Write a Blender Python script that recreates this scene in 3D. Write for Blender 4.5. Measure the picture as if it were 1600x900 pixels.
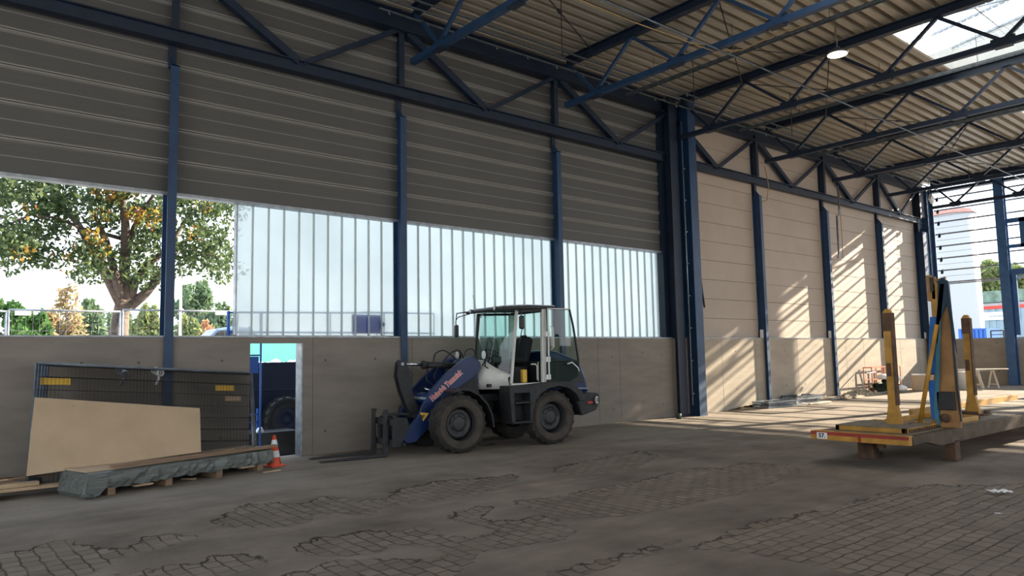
import bpy, bmesh, math, random
import numpy as np
from mathutils import Vector, Matrix
PI=math.pi
for o in list(bpy.data.objects): bpy.data.objects.remove(o)
S=bpy.context.scene; C=S.collection
# ---------------------------------------------------------------- camera
YAW,PIT,ROL,FP=0.69925598,0.09350874,-0.01970867,1157.26
fw=Vector((math.sin(YAW)*math.cos(PIT),math.cos(YAW)*math.cos(PIT),math.sin(PIT)))
r0=Vector((math.cos(YAW),-math.sin(YAW),0)); u0=r0.cross(fw)
rt=r0*math.cos(ROL)+u0*math.sin(ROL); up=-r0*math.sin(ROL)+u0*math.cos(ROL)
cd=bpy.data.cameras.new('camera'); cam=bpy.data.objects.new('camera',cd); C.objects.link(cam)
cam.matrix_world=Matrix(((rt.x,up.x,-fw.x,0),(rt.y,up.y,-fw.y,0),(rt.z,up.z,-fw.z,1.7),(0,0,0,1)))
cd.sensor_width=36; cd.lens=36*FP/1600; cd.clip_start=.05; cd.clip_end=600
S.camera=cam
EYE=Vector((0,0,1.7))
def ray(px,py): return (fw+rt*((px-800)/FP)-up*((py-450)/FP))
def atY(px,py,Y): d=ray(px,py); return EYE+d*(Y/d.y)
def atX(px,py,X): d=ray(px,py); return EYE+d*(X/d.x)
def atZ(px,py,Z=0): d=ray(px,py); return EYE+d*((Z-1.7)/d.z)
def atR(px,py,R): d=ray(px,py); return EYE+d*(R/math.hypot(d.x,d.y))
# ---------------------------------------------------------------- world, sun, exposure
W=bpy.data.worlds.new('sky'); S.world=W; W.use_nodes=True
wn=W.node_tree.nodes; wl=W.node_tree.links; wn.clear()
wo=wn.new('ShaderNodeOutputWorld'); bg=wn.new('ShaderNodeBackground'); tc=wn.new('ShaderNodeTexCoord')
sx=wn.new('ShaderNodeSeparateXYZ'); cr=wn.new('ShaderNodeValToRGB')
cr.color_ramp.elements[0].position=.0; cr.color_ramp.elements[0].color=(1,.99,.97,1)
cr.color_ramp.elements[1].position=.55; cr.color_ramp.elements[1].color=(.66,.80,1,1)
e=cr.color_ramp.elements.new(.14); e.color=(.86,.93,1,1)
wl.new(tc.outputs['Generated'],sx.inputs[0]); wl.new(sx.outputs['Z'],cr.inputs[0]); wl.new(cr.outputs[0],bg.inputs[0]); wl.new(bg.outputs[0],wo.inputs[0])
bg.inputs[1].default_value=2.3
SUN=Vector((-4.3,1.0,-1.85)).normalized()
sd=bpy.data.lights.new('sun','SUN'); so=bpy.data.objects.new('sun',sd); C.objects.link(so)
sd.energy=15; sd.angle=math.radians(.55); sd.color=(1,.86,.66)
so.rotation_euler=SUN.to_track_quat('-Z','Y').to_euler(); so.location=(60,-10,30)
V=S.view_settings; S.display_settings.display_device='sRGB'
V.view_transform='Standard'; V.look='None'; V.gamma=1; V.use_curve_mapping=False
V.exposure=0.45
# ---------------------------------------------------------------- materials
def nmat(name):
    m=bpy.data.materials.new(name); m.use_nodes=True; return m,m.node_tree.nodes,m.node_tree.links,m.node_tree.nodes['Principled BSDF']
def mat(name,col,rough=.6,metal=0.,var=.15,scale=3.,bump=0.,bscale=40.,dirt=None,stretch=None,spec=.5):
    m,n,l,b=nmat(name)
    b.inputs['Roughness'].default_value=rough; b.inputs['Metallic'].default_value=metal; b.inputs['Specular IOR Level'].default_value=spec
    t=n.new('ShaderNodeTexCoord'); vec=t.outputs['Object']
    if stretch:
        mp=n.new('ShaderNodeMapping'); mp.inputs['Scale'].default_value=stretch; l.new(vec,mp.inputs[0]); vec=mp.outputs[0]
    nz=n.new('ShaderNodeTexNoise'); nz.inputs['Scale'].default_value=scale; nz.inputs['Detail'].default_value=5; l.new(vec,nz.inputs[0])
    c=n.new('ShaderNodeValToRGB'); c.color_ramp.elements[0].position=.3; c.color_ramp.elements[1].position=.7
    d=dirt or tuple(x*(1-var) for x in col)
    c.color_ramp.elements[0].color=(*d,1) if dirt else (*[x*(1-var) for x in col],1)
    c.color_ramp.elements[1].color=(*[min(1,x*(1+var)) for x in col],1)
    l.new(nz.outputs[0],c.inputs[0]); l.new(c.outputs[0],b.inputs[0])
    if bump:
        n2=n.new('ShaderNodeTexNoise'); n2.inputs['Scale'].default_value=bscale; n2.inputs['Detail'].default_value=4; l.new(vec,n2.inputs[0])
        bp=n.new('ShaderNodeBump'); bp.inputs['Strength'].default_value=bump; bp.inputs['Distance'].default_value=.02
        l.new(n2.outputs[0],bp.inputs['Height']); l.new(bp.outputs[0],b.inputs['Normal'])
    return m
def glow(name,col,s):
    m,n,l,b=nmat(name); b.inputs['Base Color'].default_value=(*col,1); b.inputs['Emission Color'].default_value=(*col,1); b.inputs['Emission Strength'].default_value=s; return m
M={}
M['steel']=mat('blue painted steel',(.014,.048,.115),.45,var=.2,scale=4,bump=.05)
M['steelshade']=mat('shaded blue steel',(.008,.018,.040),.5,var=.25,scale=4)  # darker copy of the blue steel, shade put into its colour
M['steellit']=mat('sky lit blue steel',(.04,.12,.28),.42,var=.15,scale=4)  # brighter copy of the blue steel, sky light put into its colour
M['deck']=mat('galvanised roof deck',(.46,.415,.335),.42,metal=.4,var=.16,scale=1.2,stretch=(.3,3,1))
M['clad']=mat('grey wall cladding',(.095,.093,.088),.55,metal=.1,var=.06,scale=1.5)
M['cladrib']=mat('cladding rib with painted light',(.25,.24,.225),.5,metal=.1,var=.05)  # light caught by the ribs is painted in as a paler grey
M['cladline']=mat('cladding joint',(.26,.25,.235),.5,var=.05)
M['cladseam']=mat('dark cladding seam',(.08,.08,.08),.6,var=.05)
M['panel']=mat('cream sandwich panel',(.42,.345,.28),.6,var=.05,scale=1.2)
M['galv']=mat('galvanised steel',(.32,.35,.38),.4,metal=.6,var=.25,scale=8)
M['galvdark']=mat('dull galvanised tube',(.13,.15,.17),.45,metal=.5,var=.3,scale=8)
M['black']=mat('black plastic',(.010,.0105,.012),.45,var=.2)
M['dark']=mat('dark grey machine steel',(.022,.023,.025),.6,var=.35,scale=10,bump=.1)
M['loaderblue']=mat('loader dark blue paint',(.006,.022,.09),.32,var=.2,scale=6)
M['loaderwhite']=mat('loader white paint',(.62,.62,.58),.35,var=.08,scale=6)
M['rubber']=mat('dusty tyre rubber',(.028,.025,.022),.85,var=.45,scale=5,bump=.25,bscale=30)
M['rubberside']=mat('dusty tyre wall',(.06,.05,.04),.9,var=.35,scale=5,bump=.1)
M['rim']=mat('dark wheel rim',(.035,.037,.04),.5,var=.3)
M['chrome']=mat('chrome rod',(.75,.75,.76),.15,metal=1,var=.03)
M['red']=mat('red reflective',(.62,.05,.03),.5,var=.1)
M['conered']=mat('traffic cone red',(.75,.09,.03),.5,var=.12)
M['white']=mat('white',(.78,.78,.78),.5,var=.06)
M['yellow']=mat('yellow plastic',(.75,.46,.06),.5,var=.1)
M['trred']=mat('worn red paint',(.30,.03,.02),.6,var=.2)
M['tryellow']=mat('worn yellow paint',(.44,.22,.025),.5,var=.28,scale=5,bump=.08)
M['trrust']=mat('rusty dirty steel',(.10,.055,.03),.8,var=.45,scale=7,bump=.2)
M['trdeck']=mat('dusty steel plate',(.17,.14,.10),.75,var=.35,scale=5)
M['trside']=mat('dirty brown steel side',(.085,.058,.034),.75,var=.4,scale=4,bump=.1)
M['trbeam']=mat('weathered tan steel',(.33,.17,.06),.7,var=.4,scale=3,bump=.1)
M['ply']=mat('plain chipboard',(.50,.37,.24),.75,var=.07,scale=3,bump=.05)
M['wood']=mat('raw timber',(.46,.33,.20),.75,var=.25,scale=4,stretch=(1,8,8))
M['wood2']=mat('brown timber',(.25,.16,.10),.8,var=.3,scale=4,stretch=(1,8,8))
M['whitewood']=mat('pale timber',(.72,.66,.56),.7,var=.12)
M['film']=mat('grey plastic wrap',(.13,.145,.135),.3,var=.4,scale=5,bump=.5,bscale=9,stretch=(.6,3,5))
M['bluestrap']=mat('blue fabric strap',(.02,.14,.45),.7,var=.2)
M['tealstrap']=mat('faded teal strap',(.05,.16,.22),.8,var=.25)
M['cloth']=mat('dark blue cloth',(.02,.045,.075),.9,var=.3)
M['outblue']=mat('dark blue vehicle body',(.01,.018,.05),.45,var=.2)
M['blueP']=mat('bright blue paint',(.03,.13,.48),.45,var=.12)
M['teal']=mat('turquoise sheet wall',(.10,.40,.35),.6,var=.05)
M['cable']=mat('tan cable',(.36,.24,.09),.6,var=.1)
M['seat']=mat('black seat fabric',(.012,.012,.014),.85,var=.3)
M['bark']=mat('tree bark',(.13,.10,.085),.9,var=.35,scale=12,bump=.5,bscale=20)
M['brick']=mat('brick red steel',(.45,.12,.06),.7,var=.2)
M['soil']=mat('brown sawdust soil',(.30,.20,.11),.95,var=.4,scale=8,bump=.6,bscale=30)
M['asph']=mat('outside paving',(.35,.34,.32),.9,var=.2,scale=1)
M['greenpipe']=mat('dark green pipe',(.03,.07,.045),.5,var=.3)
M['lampwhite']=glow('lamp diffuser',(1,.80,.50),4)
M['grey']=mat('mid grey',(.3,.3,.3),.7)
M['paleblue']=mat('pale blue profiled sheet',(.24,.33,.38),.6,var=.04)
M['tank']=mat('white tank shell',(.40,.40,.385),.55,var=.04,scale=.2)
M['ivory']=mat('ivory curb',(.75,.73,.66),.6,var=.05)
# concrete with formwork joints and tie holes
def concrete(name,base,dark):
    m,n,l,b=nmat(name); b.inputs['Roughness'].default_value=.85
    t=n.new('ShaderNodeTexCoord'); mp=n.new('ShaderNodeMapping'); mp.inputs['Scale'].default_value=(.5,1,2.2); l.new(t.outputs['Object'],mp.inputs[0])
    a=n.new('ShaderNodeTexNoise'); a.inputs['Scale'].default_value=1.6; a.inputs['Detail'].default_value=8; a.inputs['Roughness'].default_value=.65; l.new(mp.outputs[0],a.inputs[0])
    c=n.new('ShaderNodeValToRGB'); c.color_ramp.elements[0].position=.32; c.color_ramp.elements[1].position=.68
    c.color_ramp.elements[0].color=(*dark,1); c.color_ramp.elements[1].color=(*base,1); l.new(a.outputs[0],c.inputs[0]); l.new(c.outputs[0],b.inputs[0])
    bp=n.new('ShaderNodeBump'); bp.inputs['Strength'].default_value=.25; bp.inputs['Distance'].default_value=.02; l.new(a.outputs[0],bp.inputs['Height']); l.new(bp.outputs[0],b.inputs['Normal'])
    return m
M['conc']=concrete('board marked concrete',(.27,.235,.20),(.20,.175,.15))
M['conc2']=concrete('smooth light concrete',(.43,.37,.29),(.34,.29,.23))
# floor: thin concrete skin worn away to show stone setts
def floor_mat():
    m,n,l,b=nmat('worn floor'); b.inputs['Roughness'].default_value=.88; b.inputs['Specular IOR Level'].default_value=.25
    def mth(op,a,bb=None,cc=None):
        x=n.new('ShaderNodeMath'); x.operation=op
        for i,v in enumerate((a,bb,cc)):
            if v is None: continue
            if isinstance(v,(int,float)): x.inputs[i].default_value=v
            else: l.new(v,x.inputs[i])
        return x.outputs[0]
    def noise(s,d=5,vec=None,r=.6):
        x=n.new('ShaderNodeTexNoise'); x.inputs['Scale'].default_value=s; x.inputs['Detail'].default_value=d; x.inputs['Roughness'].default_value=r; l.new(vec or pos,x.inputs[0]); return x
    def mix(f,a,bb):
        x=n.new('ShaderNodeMix'); x.data_type='RGBA'
        if isinstance(f,(int,float)): x.inputs[0].default_value=f
        else: l.new(f,x.inputs[0])
        for k,v in ((6,a),(7,bb)):
            if isinstance(v,tuple): x.inputs[k].default_value=(*v,1)
            else: l.new(v,x.inputs[k])
        return x.outputs[2]
    def ss(v,a,bb):
        x=n.new('ShaderNodeMapRange'); x.interpolation_type='SMOOTHSTEP'; l.new(v,x.inputs[0]); x.inputs[1].default_value=a; x.inputs[2].default_value=bb; return x.outputs[0]
    t=n.new('ShaderNodeTexCoord'); pos=t.outputs['Object']
    sd_=n.new('ShaderNodeAttribute'); sd_.attribute_name='sd'; rot=n.new('ShaderNodeAttribute'); rot.attribute_name='rot'
    crk=n.new('ShaderNodeAttribute'); crk.attribute_name='crk'
    n1=noise(4.5,5); n2=noise(.8,4); n3=noise(28,3); n4=noise(1.7,7)
    d=mth('ADD',sd_.outputs['Fac'],mth('MULTIPLY',mth('SUBTRACT',n1.outputs[0],.5),.34))
    msk=ss(d,-.01,.015)
    # distorted coordinates for irregular setts
    dv=n.new('ShaderNodeVectorMath'); dv.operation='MULTIPLY_ADD'; l.new(noise(3.5,2).outputs['Color'],dv.inputs[0]); dv.inputs[1].default_value=(.07,.07,0); l.new(pos,dv.inputs[2])
    def brick(vec):
        x=n.new('ShaderNodeTexBrick'); l.new(vec,x.inputs[0]); x.inputs['Scale'].default_value=1; x.inputs['Mortar Size'].default_value=.011; x.inputs['Mortar Smooth'].default_value=.6
        x.inputs['Brick Width'].default_value=.195; x.inputs['Row Height'].default_value=.145
        x.inputs['Color1'].default_value=(.185,.15,.115,1); x.inputs['Color2'].default_value=(.255,.21,.165,1); x.inputs['Mortar'].default_value=(.075,.058,.042,1); return x
    mp=n.new('ShaderNodeMapping'); mp.inputs['Rotation'].default_value=(0,0,PI/2); l.new(dv.outputs[0],mp.inputs[0])
    b1=brick(mp.outputs[0]); b2=brick(dv.outputs[0])
    bc=mix(rot.outputs['Fac'],b1.outputs['Color'],b2.outputs['Color'])
    bfm=n.new('ShaderNodeMix'); l.new(rot.outputs['Fac'],bfm.inputs[0]); l.new(b1.outputs['Fac'],bfm.inputs[2]); l.new(b2.outputs['Fac'],bfm.inputs[3]); bf=bfm.outputs[0]
    # dust smears covering joints in places
    dust=ss(n4.outputs[0],.46,.66)
    setts=mix(mth('MULTIPLY',dust,.75),bc,(.21,.172,.135))
    cr_=n.new('ShaderNodeValToRGB'); cr_.color_ramp.elements[0].position=.33; cr_.color_ramp.elements[0].color=(.14,.112,.088,1); cr_.color_ramp.elements[1].position=.66; cr_.color_ramp.elements[1].color=(.27,.225,.18,1)
    l.new(n2.outputs[0],cr_.inputs[0])
    skin=mix(mth('MULTIPLY',ss(n3.outputs[0],.55,.75),.25),cr_.outputs[0],(.11,.085,.062))
    # skin colour lightens toward the wall
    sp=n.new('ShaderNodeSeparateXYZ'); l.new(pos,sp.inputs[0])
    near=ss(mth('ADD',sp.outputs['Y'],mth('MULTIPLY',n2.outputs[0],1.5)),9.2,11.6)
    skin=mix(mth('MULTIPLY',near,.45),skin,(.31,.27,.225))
    mpd=n.new('ShaderNodeMapping'); mpd.inputs['Scale'].default_value=(.35,1.6,1); mpd.inputs['Rotation'].default_value=(0,0,.12); l.new(pos,mpd.inputs[0])
    stq=noise(1.3,6,mpd.outputs[0],.65)
    col=mix(msk,skin,setts)
    col=mix(mth('MULTIPLY',ss(stq.outputs[0],.5,.72),.38),col,(.33,.28,.23))
    col=mix(mth('MULTIPLY',ss(stq.outputs[0],.5,.30),.35),col,(.09,.07,.052))
    # broken edge line
    ed=mth('ABSOLUTE',d); line=mth('SUBTRACT',1,ss(ed,.004,.022)); line=mth('MULTIPLY',line,ss(noise(1.1,3).outputs[0],.40,.52)); line=mth('MULTIPLY',line,crk.outputs['Fac'])
    col=mix(mth('MULTIPLY',line,.85),col,(.03,.024,.018))
    l.new(col,b.inputs[0])
    h=mth('ADD',mth('MULTIPLY',mth('MULTIPLY',msk,-1),mth('ADD',1.2,mth('MULTIPLY',mth('MULTIPLY',bf,mth('SUBTRACT',1,mth('MULTIPLY',dust,.6))),.9))),mth('MULTIPLY',n3.outputs[0],.35))
    h=mth('ADD',h,mth('MULTIPLY',n1.outputs[0],.8))
    bp=n.new('ShaderNodeBump'); bp.inputs['Strength'].default_value=.8; bp.inputs['Distance'].default_value=.018; l.new(h,bp.inputs['Height']); l.new(bp.outputs[0],b.inputs['Normal'])
    return m
M['floor']=floor_mat()
def glassmat(name,tint,alpha,rough=.02,ior=1.5):
    m=bpy.data.materials.new(name); m.use_nodes=True; n=m.node_tree.nodes; l=m.node_tree.links; n.clear()
    o=n.new('ShaderNodeOutputMaterial'); tr=n.new('ShaderNodeBsdfTransparent'); tr.inputs[0].default_value=(*tint,1)
    gl=n.new('ShaderNodeBsdfGlossy'); gl.inputs['Roughness'].default_value=rough; fr=n.new('ShaderNodeLayerWeight'); pw=n.new('ShaderNodeMath'); pw.operation='POWER'; pw.inputs[1].default_value=4.5; l.new(fr.outputs['Facing'],pw.inputs[0]); ma=n.new('ShaderNodeMath'); ma.operation='MULTIPLY_ADD'; ma.inputs[1].default_value=.8*(ior-1)/.5; ma.inputs[2].default_value=.05*(ior-1)/.5; l.new(pw.outputs[0],ma.inputs[0])
    mx=n.new('ShaderNodeMixShader'); l.new(ma.outputs[0],mx.inputs[0]); l.new(tr.outputs[0],mx.inputs[1]); l.new(gl.outputs[0],mx.inputs[2]); l.new(mx.outputs[0],o.inputs[0]); return m
M['cabglass']=glassmat('tinted cab glass',(.62,.80,.76),.5)
M['sheer']=glassmat('window glass',(.96,.98,.98),.5,ior=1.15)
def channel():
    m=bpy.data.materials.new('frosted channel glass'); m.use_nodes=True; n=m.node_tree.nodes; l=m.node_tree.links; n.clear()
    o=n.new('ShaderNodeOutputMaterial'); tr=n.new('ShaderNodeBsdfTransparent'); tr.inputs[0].default_value=(.72,.80,.79,1)
    t=n.new('ShaderNodeTexCoord'); nz=n.new('ShaderNodeTexNoise'); nz.inputs['Scale'].default_value=.7; l.new(t.outputs['Object'],nz.inputs[0])
    c=n.new('ShaderNodeValToRGB'); c.color_ramp.elements[0].position=.3; c.color_ramp.elements[0].color=(.33,.365,.355,1); c.color_ramp.elements[1].position=.7; c.color_ramp.elements[1].color=(.44,.475,.465,1); l.new(nz.outputs[0],c.inputs[0])
    tl=n.new('ShaderNodeBsdfTranslucent'); l.new(c.outputs[0],tl.inputs[0])
    df=n.new('ShaderNodeBsdfGlossy'); df.inputs[0].default_value=(.8,.85,.85,1); df.inputs['Roughness'].default_value=.25
    m1=n.new('ShaderNodeMixShader'); m1.inputs[0].default_value=.16; l.new(tl.outputs[0],m1.inputs[1]); l.new(tr.outputs[0],m1.inputs[2])
    m2=n.new('ShaderNodeMixShader'); m2.inputs[0].default_value=.06; l.new(m1.outputs[0],m2.inputs[1]); l.new(df.outputs[0],m2.inputs[2]); l.new(m2.outputs[0],o.inputs[0]); return m
M['channel']=channel()
def opal():
    m=bpy.data.materials.new('opal rooflight sheet'); m.use_nodes=True; n=m.node_tree.nodes; l=m.node_tree.links; n.clear()
    o=n.new('ShaderNodeOutputMaterial'); t=n.new('ShaderNodeBsdfTranslucent'); t.inputs[0].default_value=(.6,.6,.58,1); l.new(t.outputs[0],o.inputs[0]); return m
M['opal']=opal()
def leafmat(name,cols,trans=.35):
    m=bpy.data.materials.new(name); m.use_nodes=True; n=m.node_tree.nodes; l=m.node_tree.links; n.clear()
    o=n.new('ShaderNodeOutputMaterial'); g=n.new('ShaderNodeNewGeometry'); c=n.new('ShaderNodeValToRGB'); c.color_ramp.interpolation='CONSTANT'
    for i,k in enumerate(cols):
        p=i/len(cols)
        if i<2: e=c.color_ramp.elements[i]; e.position=p
        else: e=c.color_ramp.elements.new(p)
        e.color=(*k,1)
    l.new(g.outputs['Random Per Island'],c.inputs[0])
    a=n.new('ShaderNodeBsdfDiffuse'); b=n.new('ShaderNodeBsdfTranslucent'); x=n.new('ShaderNodeMixShader'); x.inputs[0].default_value=trans
    l.new(c.outputs[0],a.inputs[0]); l.new(c.outputs[0],b.inputs[0]); l.new(a.outputs[0],x.inputs[1]); l.new(b.outputs[0],x.inputs[2]); l.new(x.outputs[0],o.inputs[0]); return m
# ---------------------------------------------------------------- mesh helpers
class MB:
    def __init__(s): s.b=bmesh.new()
    def _add(s,vs,fs):
        v=[s.b.verts.new(p) for p in vs]; s.b.verts.index_update()
        for f in fs:
            try: s.b.faces.new([v[i] for i in f])
            except ValueError: pass
        return v
    def box(s,x0,x1,y0,y1,z0,z1,mx=None):
        P=[Vector((x,y,z)) for x in (x0,x1) for y in (y0,y1) for z in (z0,z1)]
        if mx: P=[mx@p for p in P]
        s._add(P,[(0,1,3,2),(4,6,7,5),(0,4,5,1),(2,3,7,6),(0,2,6,4),(1,5,7,3)]); return s
    def bar(s,p,q,w,h,upv=(0,0,1)):
        p=Vector(p);q=Vector(q);d=(q-p).normalized();u=Vector(upv)
        if abs(d.dot(u))>.98: u=Vector((0,1,0))
        r=d.cross(u).normalized();u=r.cross(d).normalized()
        P=[e+r*a*w/2+u*b*h/2 for e in(p,q) for a,b in((-1,-1),(1,-1),(1,1),(-1,1))]
        s._add(P,[(3,2,1,0),(4,5,6,7)]+[(i,(i+1)%4,(i+1)%4+4,i+4) for i in range(4)]); return s
    def ibeam(s,p,q,w,h,tf=.015,tw=.01,upv=(0,0,1)):
        p=Vector(p);q=Vector(q);d=(q-p).normalized();u=Vector(upv)
        if abs(d.dot(u))>.98: u=Vector((0,1,0))
        r=d.cross(u).normalized();u=r.cross(d).normalized(); a,b=w/2,h/2;t=tw/2
        pr=[(-a,-b),(a,-b),(a,-b+tf),(t,-b+tf),(t,b-tf),(a,b-tf),(a,b),(-a,b),(-a,b-tf),(-t,b-tf),(-t,-b+tf),(-a,-b+tf)]
        P=[e+r*x+u*y for e in(p,q) for x,y in pr]; n=12
        s._add(P,[tuple(range(n))[::-1],tuple(range(n,2*n))]+[(i,(i+1)%n,(i+1)%n+n,i+n) for i in range(n)]); return s
    def tube(s,pts,r,seg=8,cap=True):
        pts=[Vector(p) for p in pts]; rr=r if isinstance(r,(list,tuple)) else [r]*len(pts); rings=[]; prev=None
        for i,p in enumerate(pts):
            d=(pts[min(i+1,len(pts)-1)]-pts[max(i-1,0)]).normalized()
            u=prev if prev is not None else (Vector((0,0,1)) if abs(d.z)<.9 else Vector((1,0,0)))
            u=(u-d*u.dot(d)); u=u.normalized() if u.length>1e-6 else d.orthogonal().normalized(); v=d.cross(u); prev=u
            rings.append([s.b.verts.new(p+(u*math.cos(2*PI*k/seg)+v*math.sin(2*PI*k/seg))*rr[i]) for k in range(seg)])
        for a,b in zip(rings,rings[1:]):
            for k in range(seg): s.b.faces.new((a[k],a[(k+1)%seg],b[(k+1)%seg],b[k])).smooth=True
        if cap: s.b.faces.new(rings[0][::-1]); s.b.faces.new(rings[-1])
        return s
    def prism(s,pts,a,b,plane='xz',mx=None):
        n=len(pts)
        def P(u,v,w): return Vector({'xz':(u,w,v),'xy':(u,v,w),'yz':(w,u,v)}[plane])
        vs=[P(u,v,w) for w in(a,b) for u,v in pts]
        if mx: vs=[mx@v for v in vs]
        s._add(vs,[tuple(range(n)),tuple(range(n,2*n))[::-1]]+[(i,i+n,(i+1)%n+n,(i+1)%n) for i in range(n)]); return s
    def lathe(s,prof,seg=32,axis='z',c=(0,0,0),smooth=True,a0=0,a1=2*PI):
        full=abs(a1-a0-2*PI)<1e-6; K=seg if full else seg+1; rings=[]; c=Vector(c)
        for k in range(K):
            t=a0+(a1-a0)*k/seg; cs,sn=math.cos(t),math.sin(t)
            rings.append([s.b.verts.new(c+Vector({'z':(r*cs,r*sn,h),'y':(r*cs,h,r*sn),'x':(h,r*cs,r*sn)}[axis])) for r,h in prof])
        for k in range(seg):
            a,b=rings[k],rings[(k+1)%K]
            for i in range(len(prof)-1):
                if prof[i][0]<1e-6 and prof[i+1][0]<1e-6: continue
                try: s.b.faces.new((a[i],b[i],b[i+1],a[i+1])).smooth=smooth
                except ValueError: pass
        return s
    def build(s,name,m,parent=None,bevel=0,solid=0,weld=False,mx=None):
        if weld: bmesh.ops.remove_doubles(s.b,verts=s.b.verts,dist=1e-4)
        bmesh.ops.recalc_face_normals(s.b,faces=s.b.faces)
        me=bpy.data.meshes.new(name); s.b.to_mesh(me); s.b.free(); me.materials.append(M[m] if isinstance(m,str) else m)
        o=bpy.data.objects.new(name,me); C.objects.link(o)
        if parent: o.parent=parent
        if solid: q=o.modifiers.new('solid','SOLIDIFY'); q.thickness=solid; q.offset=0
        if bevel: q=o.modifiers.new('bevel','BEVEL'); q.width=bevel; q.segments=2; q.limit_method='ANGLE'; q.angle_limit=math.radians(40)
        return o
def tag(o,label,cat,group=None,kind=None):
    o['label']=label; o['category']=cat
    if group: o['group']=group
    if kind: o['kind']=kind
    return o
def thing(name,label,cat,loc=(0,0,0),rz=0,group=None):
    o=bpy.data.objects.new(name,None); C.objects.link(o); o.location=loc; o.rotation_euler=(0,0,rz); o.empty_display_size=.2
    return tag(o,label,cat,group)
def struct(name,mb,m,**k):
    o=mb.build(name,m,**k); o['kind']='structure'; return o
def copytree(o,parent=None):
    c=o.copy(); C.objects.link(c); c.parent=parent
    for ch in [x for x in o.children]: copytree(ch,c)
    return c
def text(name,s,size,m,parent,mx,ext=.001,bold=0.0,sx=1):
    cu=bpy.data.curves.new(name,'FONT'); cu.body=s; cu.size=size; cu.extrude=ext; cu.offset=bold; cu.align_x='CENTER'; cu.align_y='CENTER'
    t=bpy.data.objects.new(name+'_c',cu); C.objects.link(t); bpy.context.view_layer.update()
    me=bpy.data.meshes.new_from_object(t.evaluated_get(bpy.context.evaluated_depsgraph_get())); bpy.data.objects.remove(t); bpy.data.curves.remove(cu)
    me.transform(mx@Matrix.Diagonal((sx,1,1,1))); me.materials.clear(); me.materials.append(M[m]); o=bpy.data.objects.new(name,me); C.objects.link(o); o.parent=parent; return o
D=12.88; XE=34.9; ZW=2.14; ZC=4.58; COLS=[3.48,7.94,12.37,16.85,21.22,25.6,30.0,33.9]
def fz(x): # floor rises gently toward the far end
    t=min(1,max(0,(x-17)/14)); return .2*t*t*(3-2*t)
# ---------------------------------------------------------------- floor
z1=lambda x,y:(x/4,720+y/4); z2=lambda x,y:(300+x/4,720+y/4); z3=lambda x,y:(600+x/4,680+y/4); z4=lambda x,y:(1200+x/4,720+y/4); z5=lambda x,y:(880+x/4,720+y/4)
def poly(*parts):
    out=[]
    for f,pts in parts:
        for p in pts:
            q=atZ(*f(*p)); out.append((q.x,q.y))
    return out
ID=lambda x,y:(x,y)
PATCH=[
 (poly((z1,[(-150,600),(0,575),(200,545),(420,485),(500,520),(620,545),(760,555),(860,520),(870,480),(1000,465),(1300,450),(1180,490),(1000,550),(800,575),(740,630),(600,690),(400,760),(-150,900)])),0),
 (poly((z2,[(110,380),(200,340),(300,275),(450,262),(700,265),(800,220),(900,222),(1000,245),(1200,235),(1300,190)]),(z3,[(0,360),(200,310),(400,275),(600,270),(800,240),(850,290),(700,340),(500,380),(300,410),(0,440)]),(z2,[(1100,350),(900,320),(760,340),(740,380),(600,410),(240,415),(200,390)])),0),
 (poly((z3,[(1050,210),(1200,170),(1400,130)]),(ID,[(1000,704),(1030,712),(980,738),(900,741),(870,740)])),0),
 (poly((z3,[(780,415),(1000,390),(1240,350),(1420,335)]),(z5,[(0,210),(160,175),(300,155),(480,130),(620,85),(800,45),(1000,45),(1100,10),(1400,20),(1500,60),(1200,180),(800,270),(400,340),(200,350),(0,345)]),(z3,[(1120,500),(940,470),(900,440)])),0),
 (poly((z3,[(380,510),(450,480),(600,440),(690,440),(600,500),(700,535),(900,520),(1000,495),(1100,540),(1200,600),(1100,660),(900,680),(600,730)]),(z2,[(1600,760),(1430,610),(1600,590)]),(z3,[(190,570),(260,580),(420,630),(560,635),(730,600),(560,550)])),0),
 (poly((z2,[(560,720),(650,690),(750,660),(920,620),(1100,600),(1250,620),(1430,610),(1560,660),(1600,740),(1400,900),(400,900)])),0),
 (poly((z2,[(660,530),(760,480),(920,460),(1100,440),(1280,435),(1400,410),(1500,420),(1600,480),(1600,540),(1300,520),(1150,570),(1000,590),(800,590),(680,570)])),0),
 (poly((z1,[(600,760),(720,710),(850,690),(1000,660),(1240,630)]),(z2,[(100,600),(340,575),(450,600),(480,640),(350,680),(200,720),(-50,860)])),0),
 (poly((z5,[(820,540),(1000,470),(1150,400),(1500,330)]),(z4,[(300,310),(500,270),(700,200),(1000,150),(1300,150),(1800,130),(2200,700),(1500,1000),(600,720),(300,650),(0,600)]),(z5,[(1100,560)])),1),
 (poly((z5,[(-100,700),(200,620),(440,570),(600,520),(720,490),(640,560),(400,610),(200,690),(-60,800)])),0),
]
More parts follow.
